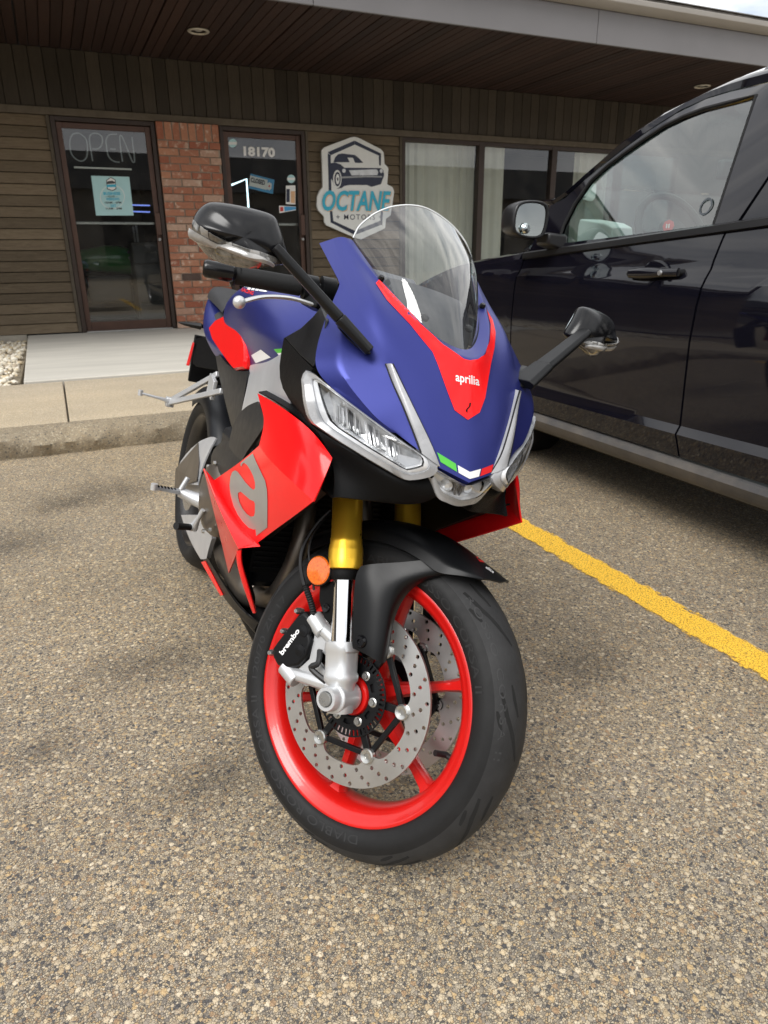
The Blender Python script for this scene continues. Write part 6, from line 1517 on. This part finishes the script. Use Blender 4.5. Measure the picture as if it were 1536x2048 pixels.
# rider seat and tail
st_=[halfsec(.34,[(0,.900),(.07,.898),(.105,.885),(.115,.86)]),halfsec(.20,[(0,.868),(.08,.866),(.120,.852),(.13,.83)]),halfsec(.06,[(0,.866),(.08,.864),(.115,.850),(.122,.83)]),halfsec(-.02,[(0,.905),(.07,.900),(.098,.88),(.105,.85)])]
m,_=grid(st_); part(m,'rider_seat',M['seat'],sub=2)
st_=[halfsec(.02,[(0,.925),(.05,.922),(.075,.91),(.08,.89)]),halfsec(-.06,[(0,.965),(.06,.962),(.092,.945),(.098,.915)]),halfsec(-.20,[(0,.975),(.06,.972),(.090,.955),(.095,.925)]),halfsec(-.33,[(0,.975),(.04,.972),(.06,.958),(.065,.935)])]
m,_=grid(st_); part(m,'pillion_seat',M['seat'],sub=2)
tl=[halfsec(.36,[(0,.89),(.08,.885),(.128,.86),(.135,.80),(.115,.745),(.06,.73)]),halfsec(.22,[(0,.86),(.09,.855),(.138,.835),(.142,.795),(.12,.745),(.06,.73)]),halfsec(.05,[(0,.86),(.09,.86),(.135,.845),(.138,.815),(.115,.775),(.06,.76)]),halfsec(-.12,[(0,.92),(.08,.915),(.112,.89),(.112,.855),(.09,.825),(.05,.81)]),halfsec(-.30,[(0,.955),(.05,.950),(.075,.93),(.07,.905),(.055,.88),(.03,.87)]),halfsec(-.40,[(0,.955),(.02,.952),(.03,.945),(.03,.935),(.02,.925),(.01,.92)])]
m,cr=grid(tl,ccols=(2,8),cval=.5); tail=part(m,'tail_cowl',M['blue'],sub=2,crease=cr)
btl=bvh_of([tail,tank])
pad=[(725,430),(640,462),(600,487),(565,515),(553,545),(560,580),(585,635),(640,715),(700,795),(740,842),(812,835),(820,760),(818,680),(800,610),(765,540),(740,490)]
# red knee pad set into the tail side: solid panel
padp=[((468,623),-.136),((432,640),-.139),((419,655),-.140),((426,678),-.143),((443,703),-.146),((460,727),-.149),((472,741),-.150),((492,738),-.153),((494.5,715),-.155),((494,690),-.153),((487,668),-.147),((478,648),-.141)]
for s in(-1,1):
    f=(lambda p:p) if s<0 else mir
    P=[B(*p,y) for p,y in padp]; c=sum(P,Vector())/len(P)
    m=MB(); m.loft([[f(p+v3(0,.02,0)) for p in P],[f(p) for p in P],[f(c+(p-c)*.93+v3(0,-.006,0)) for p in P]],cap=False); m.add([f(c+(p-c)*.93+v3(0,-.006,0)) for p in P],[tuple(range(len(P)))]); part(m,'side_pad',M['red'],bevel=.002,smooth=60)
    # dark frame cover under the pad
    rows=[[B(428,690,-.120),B(445,720,-.135),B(470,744,-.150),B(496,742,-.158)],[B(436,745,-.122),B(455,760,-.140),B(476,775,-.152),B(492,770,-.160)],[B(447,790,-.125),B(462,810,-.140),B(472,822,-.150),B(484,815,-.158)],[B(462,850,-.13),B(466,860,-.14),B(470,868,-.15),B(480,850,-.155)]]
    m,_=grid([[f(p) for p in r_] for r_ in rows]); part(m,'frame_cover',M['dkgrey'],sub=2,solid=.004)
    # silver frame spar
    rows=[[B(500,725,-.140),B(517,708,-.145),B(546,696,-.150),B(582,690,-.160)],[B(498,757,-.158),B(515,738,-.163),B(544,724,-.170),B(580,720,-.180)],[B(490,790,-.160),B(512,772,-.166),B(540,758,-.174),B(580,752,-.186)],[B(483,822,-.158),B(505,806,-.166),B(536,795,-.176),B(582,785,-.188)],[B(478,850,-.150),B(500,840,-.158),B(534,832,-.168),B(580,822,-.178)]]
    m,_=grid([[f(p) for p in r_] for r_ in rows]); part(m,'frame_spar',M['frame_al'],sub=2,solid=.02)
    # dark grey fairing shoulder between cowl and tank
    P=[B(*p,y) for p,y in(((568,675),-.190),((602,655),-.192),((626,632),-.190),((642,612),-.188),((655,640),-.196),((640,690),-.205),((626,735),-.214),((600,712),-.204))]
    m=MB(); m.prism([f(p) for p in P],f(v3(-.010,.012,0))); part(m,'shoulder_panel',M['dkgrey'],bevel=.003)
    rows=[[B(568,675,-.190),B(600,712,-.204),B(626,737,-.215)],[B(556,735,-.196),B(590,750,-.208),B(606,760,-.222)],[B(562,778,-.200),B(592,800,-.210),B(612,825,-.216)],[B(590,815,-.19),B(605,830,-.20),B(622,850,-.208)]]
    m,_=grid([[f(p) for p in r_] for r_ in rows]); part(m,'headlight_backing',M['bkplastic'],sub=1,solid=.006)
    # arched dark flank over the engine
    rows=[[B(515,803,-.196),B(490,812,-.186),B(470,838,-.180),B(460,870,-.178),B(458,893,-.182)],[B(528,832,-.206),B(505,842,-.200),B(485,868,-.195),B(474,895,-.192),B(470,912,-.192)],[B(532,846,-.210),B(522,862,-.208),B(505,888,-.204),B(492,905,-.202),B(484,922,-.205)]]
    m,_=grid([[f(p) for p in r_] for r_ in rows]); part(m,'arch_panel',M['dkgrey'],sub=2,solid=.006)
    rows=[[B(448,880,-.170),B(470,885,-.182),B(500,880,-.19)],[B(424,898,-.165),B(452,915,-.185),B(486,925,-.200)],[B(420,925,-.172),B(440,938,-.195),B(450,944,-.205)],[B(425,945,-.17),B(440,950,-.18),B(455,955,-.19)]]
    m,_=grid([[f(p) for p in r_] for r_ in rows]); part(m,'engine_shroud',M['dkgrey'],sub=1,solid=.006)
# ============================================================ engine, radiator, exhaust, belly
m=MB(); m.box((.55,-.150,.34),(1.0,.150,.62)); m.box((.62,-.13,.60),(1.02,.13,.80)); part(m,'engine_block',M['dkgrey'],bevel=.02)
m=MB(); m.box((1.015,-.165,.40),(1.045,.165,.72)); rad=part(m,'radiator',M['bkplastic'])
for k in range(26):
    z=.41+k*.0118; m=MB(); m.box((1.046,-.158,z),(1.050,.158,z+.004)); part(m,'radiator_fin',M['bksatin'],rad,smooth=0)
m=MB(); m.box((.95,-.14,.62),(1.19,.14,.90)); part(m,'airbox',M['bkplastic'],bevel=.03)
for s in(-1,1):
    c=v3(.70,s*.175,.455); m=MB(); m.lathe([(.0005,.020),(.060,.020),(.085,.012),(.098,-.004),(.098,-.05)],c,v3(.12,s,.0),36); cc=part(m,'clutch_cover',M['header'])
    for k in range(8):
        a=k*PI/4; m=MB(); m.lathe([(.0005,.004),(.005,.004),(.006,-.002)],c+v3(.09*math.cos(a),s*.014,.09*math.sin(a)),v3(0,s,0),8); part(m,'cover_bolt',M['bolt'],cc)
    m=MB(); m.tube(catmull([v3(1.02,s*.06,.62),v3(1.08,s*.075,.48),v3(1.05,s*.09,.36),v3(.93,s*.085,.29),v3(.80,s*.08,.27)],20),.022,16); part(m,'exhaust_header',M['header'])
m=MB(); m.tube(catmull([v3(.90,-.075,.285),v3(.80,-.08,.272),v3(.66,-.08,.275),v3(.52,-.08,.285)],16),[.030,.040,.048,.050,.050,.050,.050,.050,.050,.050,.050,.050,.048,.044,.040,.036],24); part(m,'collector',M['header'])
for s in(-1,1):
    f=(lambda p:p) if s<0 else mir
    rows=[[B(404,1122,-.146),B(426,1160,-.142),B(452,1205,-.136),B(480,1232,-.120),B(508,1262,-.105)],[B(416,1116,-.148),B(440,1158,-.146),B(476,1214,-.140),B(498,1232,-.122),B(515,1248,-.106)],[B(420,1118,-.140),B(446,1162,-.138),B(480,1212,-.132),B(503,1232,-.118),B(520,1248,-.104)]]
    bot=[v3(p.x,p.y*.5,max(.14,p.z-.06)) for p in rows[0]]
    m,cr=grid([[f(p) for p in r_] for r_ in ([bot]+rows)],crows=(1,2),cval=.9); bp_=part(m,'belly_pan',M['bksatin'],sub=2,solid=.003,crease=cr)
    rows=[[B(402,1124,-.1475),B(420,1156,-.145),B(441,1192,-.1405)],[B(410,1122,-.1485),B(427,1155,-.1465),B(445,1190,-.1420)]]
    m,_=grid([[f(p) for p in r_] for r_ in rows]); part(m,'belly_stripe',M['red'],bp_,solid=.002)
m=MB(); m.box((.62,-.09,.16),(1.02,.09,.26)); part(m,'sump',M['bkplastic'],bevel=.03)
# ============================================================ swingarm, rear wheel, hugger
RA=v3(0,0,.315)
RTP=[(.0,.3150),(.020,.3136),(.040,.3090),(.058,.3010),(.073,.2910),(.084,.2790),(.0905,.267),(.0915,.258),(.0885,.247),(.0830,.237),(.0780,.2310),(.072,.222),(0,.218)]
RTP=[(-y,r) for y,r in reversed(RTP[1:-1])]+RTP
rty=ring('rear_tyre',RTP,M['tyre'],steer=False,ctr=RA,n=110,smooth=60)
RT2=[p for p in RTP if p[0]>=0][:8]
for k in range(12):
    for s in(-1,1): groove([(k*30,s*.015),(k*30+6,s*.035),(k*30+15,s*.060),(k*30+22,s*.070)],.0024,RT2,RA,False,rty)
M['rim_dark']=pm('black wheel enamel',(.020,.018,.017),.3,coat=.3)
rr_=ring('rear_wheel_rim',[(-.0775,.2305),(-.079,.2275),(-.077,.2235),(-.070,.2150),(-.050,.2040),(.050,.2040),(.070,.2150),(.077,.2235),(.079,.2275),(.0775,.2305),(.070,.232),(.065,.218),(-.065,.218),(-.070,.232)],M['rim_dark'],steer=False,ctr=RA,smooth=50)
m=MB(); m.lathe([(.231,.0785),(.2335,.0790),(.2335,.0775)],RA,(0,-1,0),80); part(m,'rim_stripe',M['header'],rr_)
for k in range(6):
    a=k*PI/3; u=v3(math.cos(a),0,math.sin(a)); t_=v3(-math.sin(a),0,math.cos(a)); m=MB()
    m.loft([[RA+u*r_+t_*w_*q+v3(0,d_*p,0) for q,p in((-1,-1),(1,-1),(1,1),(-1,1))] for r_,w_,d_ in((.04,.02,.03),(.11,.011,.022),(.205,.016,.022))]); part(m,'spoke',M['rim_dark'],rr_,bevel=.003)
ring('hub',[(-.07,.02),(-.07,.045),(.07,.045),(.07,.02)],M['rim_dark'],rr_,steer=False,ctr=RA,n=32)
t3=lambda a,b,h:RA+v3(a,-.092-h,b)
part(plate([[(.110*math.cos(2*PI*k/72),.110*math.sin(2*PI*k/72)) for k in range(72)],[(.075*math.cos(2*PI*k/48),.075*math.sin(2*PI*k/48)) for k in range(48)]]+[[(.094*math.cos(R(k*20))+.003*math.cos(q*PI/4),.094*math.sin(R(k*20))+.003*math.sin(q*PI/4)) for q in range(8)] for k in range(18)],t3,.005),'rear_brake_disc',M['disc'],smooth=30)
for s in(-1,1):
    f=(lambda p:p) if s<0 else mir
    rows=[[B(362,1030,-.150),B(384,1029,-.156),B(405,1032,-.158)],[B(372,1062,-.148),B(395,1060,-.156),B(430,1063,-.150)],[B(385,1092,-.146),B(402,1090,-.152),B(418,1092,-.148)],[B(401,1118,-.142),B(407,1119,-.145),B(413,1117,-.142)]]
    m,_=grid([[f(p) for p in r_] for r_ in rows]); part(m,'swingarm_plate',M['frame_al'],sub=1,solid=.012)
    m=MB(); m.loft([[f(v3(x,y,z)) for y,z in((-.135,z0-h),(-.105,z0-h),(-.105,z0+h),(-.135,z0+h))] for x,z0,h in((-.03,.315,.03),(.15,.34,.035),(.40,.38,.06),(.52,.40,.07))]); part(m,'swingarm',M['frame_al'],bevel=.008)
    # heel guard: smoked clear bent plate
    rows=[[B(400,882,-.140),B(424,871,-.142),B(432,876,-.144)],[B(372,905,-.150),B(398,905,-.155),B(416,905,-.158)],[B(350,940,-.158),B(378,948,-.165),B(398,950,-.168)],[B(349,968,-.162),B(378,968,-.170),B(394,970,-.174)]]
    m,_=grid([[f(p) for p in r_] for r_ in rows]); part(m,'heel_guard',M['frame_al'],sub=1,solid=.004)
    rows=[[B(396,892,-.146),B(396,900,-.150)],[B(352,938,-.160),B(394,950,-.170)],[B(350,966,-.164),B(393,969,-.1765)]]
    m=MB(); m.add([f(p) for p in (B(397,886,-.1445),B(352,938,-.1615),B(350,978,-.167),B(394,962,-.1755),B(399,925,-.163))],[(0,1,2,3,4)]); part(m,'guard_face',M['header'],solid=.002,smooth=0)
    # foot peg
    a,b=B(308,975,-.315),B(362,984,-.225); pe=empty('foot_peg',parent=bike)
    d=(b-a); m=MB(); m.loft([[f(a+d*t+v3(x*w_,0,z*w_*.45)) for x,z in((-1,-1),(1,-1),(1,1),(-1,1))] for t,w_ in((.06,.009),(.5,.010),(1.0,.014))]); part(m,'peg',M['silver'],pe,bevel=.002)
    for k in range(6):
        for q in(-1,1): m=MB(); m.lathe([(.0022,.0),(.0032,.0015),(.0032,-.001)],f(a+d*(.14+k*.12)+v3(q*.0045,0,.0050)),v3(0,0,1),8); part(m,'peg_stud',M['bkplastic'],pe)
    m=MB(); m.tube([f(a+v3(0,0,-.006)),f(a+v3(0,0,.010))],.0085,12); part(m,'peg_tip',M['silver'],pe)
    m=MB(); m.tube([f(b-d*.05),f(b+v3(.02,.03,-.008)),f(b+v3(.04,.06,-.012))],[.014,.018,.022],14); m.tube([f(b+v3(.012,-.004,.010)),f(b+v3(.012,.01,.045))],.007,10); part(m,'peg_mount',M['silver'],pe)
    # brake / shift pedal
    a,b,c=B(352,1052,-.262),B(386,1055,-.212),B(406,1020,-.200); pd=empty('foot_pedal',parent=bike)
    m=MB(); m.tube([f(a),f(a.lerp(b,.85))],[.0095,.0085],12); part(m,'pedal_rubber',M['rubber'],pd)
    m=MB(); m.tube([f(a.lerp(b,.8)),f(b)],.010,12); m.tube([f(b+v3(0,0,-.002)),f(b.lerp(c,.5)),f(c)],[.013,.006,.006],10); part(m,'pedal_arm',M['silver'],pd)
    # pillion peg bracket
    hb_=B(340,802,-.185); pb=empty('pillion_peg',parent=bike); i1=B(436,748,-.115); i2=B(444,782,-.118)
    def bar(p,q,w1,w2,nm,mat=M['silver']):
        u=(q-p).normalized(); n_=u.cross(v3(0,1,0)).normalized(); m=MB(); m.loft([[f(c_+n_*w_*x+v3(0,.006*y,0)) for x,y in((-1,-1),(1,-1),(1,1),(-1,1))] for c_,w_ in((p,w1),(q,w2))]); part(m,nm,mat,pb,bevel=.002)
    bar(hb_,i1,.009,.008,'bracket_arm'); bar(hb_+v3(.008,0,-.004),i2,.009,.008,'bracket_arm'); bar(B(420,765,-.124),B(428,782,-.126),.03,.03,'bracket_web')
    m=MB(); m.obox(f(hb_+v3(-.004,0,-.004)),(v3(1,0,0),v3(0,1,0),v3(0,0,1)),(.016,.013,.016)); part(m,'peg_clevis',M['silver'],pb,bevel=.003)
    e=B(281,786,-.285); d=(hb_-e); m=MB(); m.loft([[f(e+d*t+v3(x*w_,0,z*w_*.5)) for x,z in((-1,-1),(1,-1),(1,1),(-1,1))] for t,w_ in((.03,.007),(.6,.008),(.95,.013))]); part(m,'peg',M['silver'],pb,bevel=.002)
    m=MB(); m.tube([f(e+v3(0,0,-.008)),f(e+v3(0,0,.010))],.008,12); part(m,'peg_tip',M['silver'],pb)
    # rear indicators
    a,b=B(357,645,-.160),B(403,652,-.088); u=(b-a); rg=[]
    for t,w_,h_ in((0,.003,.002),(.25,.012,.007),(.7,.019,.011),(.95,.020,.013),(1.0,.012,.008)):
        rg.append([f(a+u*t+v3(x*w_,0,z*h_)) for x,z in((-1,0),(-.6,.8),(.6,.8),(1,0),(.6,-1),(-.6,-1))])
    m=MB(); m.loft(rg); rin=part(m,'rear_indicator',M['bksatin'],smooth=35)
    m=MB(); m.tube([f(b),f(b+v3(.01,.07,-.005))],.007,10); part(m,'indicator_stalk',M['bkplastic'],rin)
# hugger
rows=[]
for k in range(9):
    a=R(lerp(35,120,k/8)); rows.append([RA+v3((.338-dr)*math.cos(a),y,(.338-dr)*math.sin(a)) for y,dr in((-.100,.07),(-.100,.035),(-.085,.010),(-.045,.0),(0,-.002),(.045,.0),(.085,.010),(.100,.035),(.100,.07))])
m,_=grid(rows); part(m,'rear_hugger',M['dkgrey'],sub=1,solid=.003)
# plate holder
pl=empty('plate_holder',parent=bike)
X_=lambda px,py,y:B(px,py,y)
P=[X_(390,678,-.085),X_(405,674,-.075),X_(425,682,-.055),X_(440,700,-.045),X_(440,742,-.045),X_(392,733,-.085),X_(385,726,-.09)]
m=MB(); m.prism(P,(-.010,.012,0)); part(m,'bracket',M['bkplastic'],pl,bevel=.002)
m=MB(); m.box((-.42,-.075,.60),(-.40,.075,.78)); part(m,'plate_back',M['bkplastic'],pl,bevel=.004)
m=MB(); m.tube([v3(-.41,0,.76),v3(-.30,0,.86)],.02,12); part(m,'holder_arm',M['bkplastic'],pl)
P=[X_(385,684,-.095),X_(388.5,686,-.092),X_(378,732,-.098),X_(372,731,-.10)]
m=MB(); m.prism(P,(-.012,.004,0)); part(m,'red_reflector',M['redprint'],pl,bevel=.002)
# side stand
m=MB(); m.tube([v3(.62,.11,.24),v3(.56,.19,.10),v3(.50,.262,.066)],[.012,.010,.010],12); sst=part(m,'side_stand',M['bksatin'])
m=MB(); m.lathe([(.0005,.0),(.028,.0),(.028,-.006),(.0005,-.006)],v3(.50,.264,.066),v3(0,.25,1),20); part(m,'stand_foot',M['bksatin'],sst)
# ============================================================ lettering on fender and caliper
bf=bvh_of([fen]); bcal=bvh_of([calR])
tdecal('brembo',(566,1311),(601,1262.5),(558.5,1304),bcal,M['whiteprint'],calR,bold=.035)
pdecal('red_flash',[[(951,1113),(960,1116),(969,1126),(959,1124)]],bf,M['redprint'],fen)
tdecal('aprilia',(926,1093),(949,1111),(929,1090),bf,M['whiteprint'],fen,bold=.02)
tdecal('elite',(970,1137),(986,1148),(972,1132),bf,M['whiteprint'],fen,bold=.02)
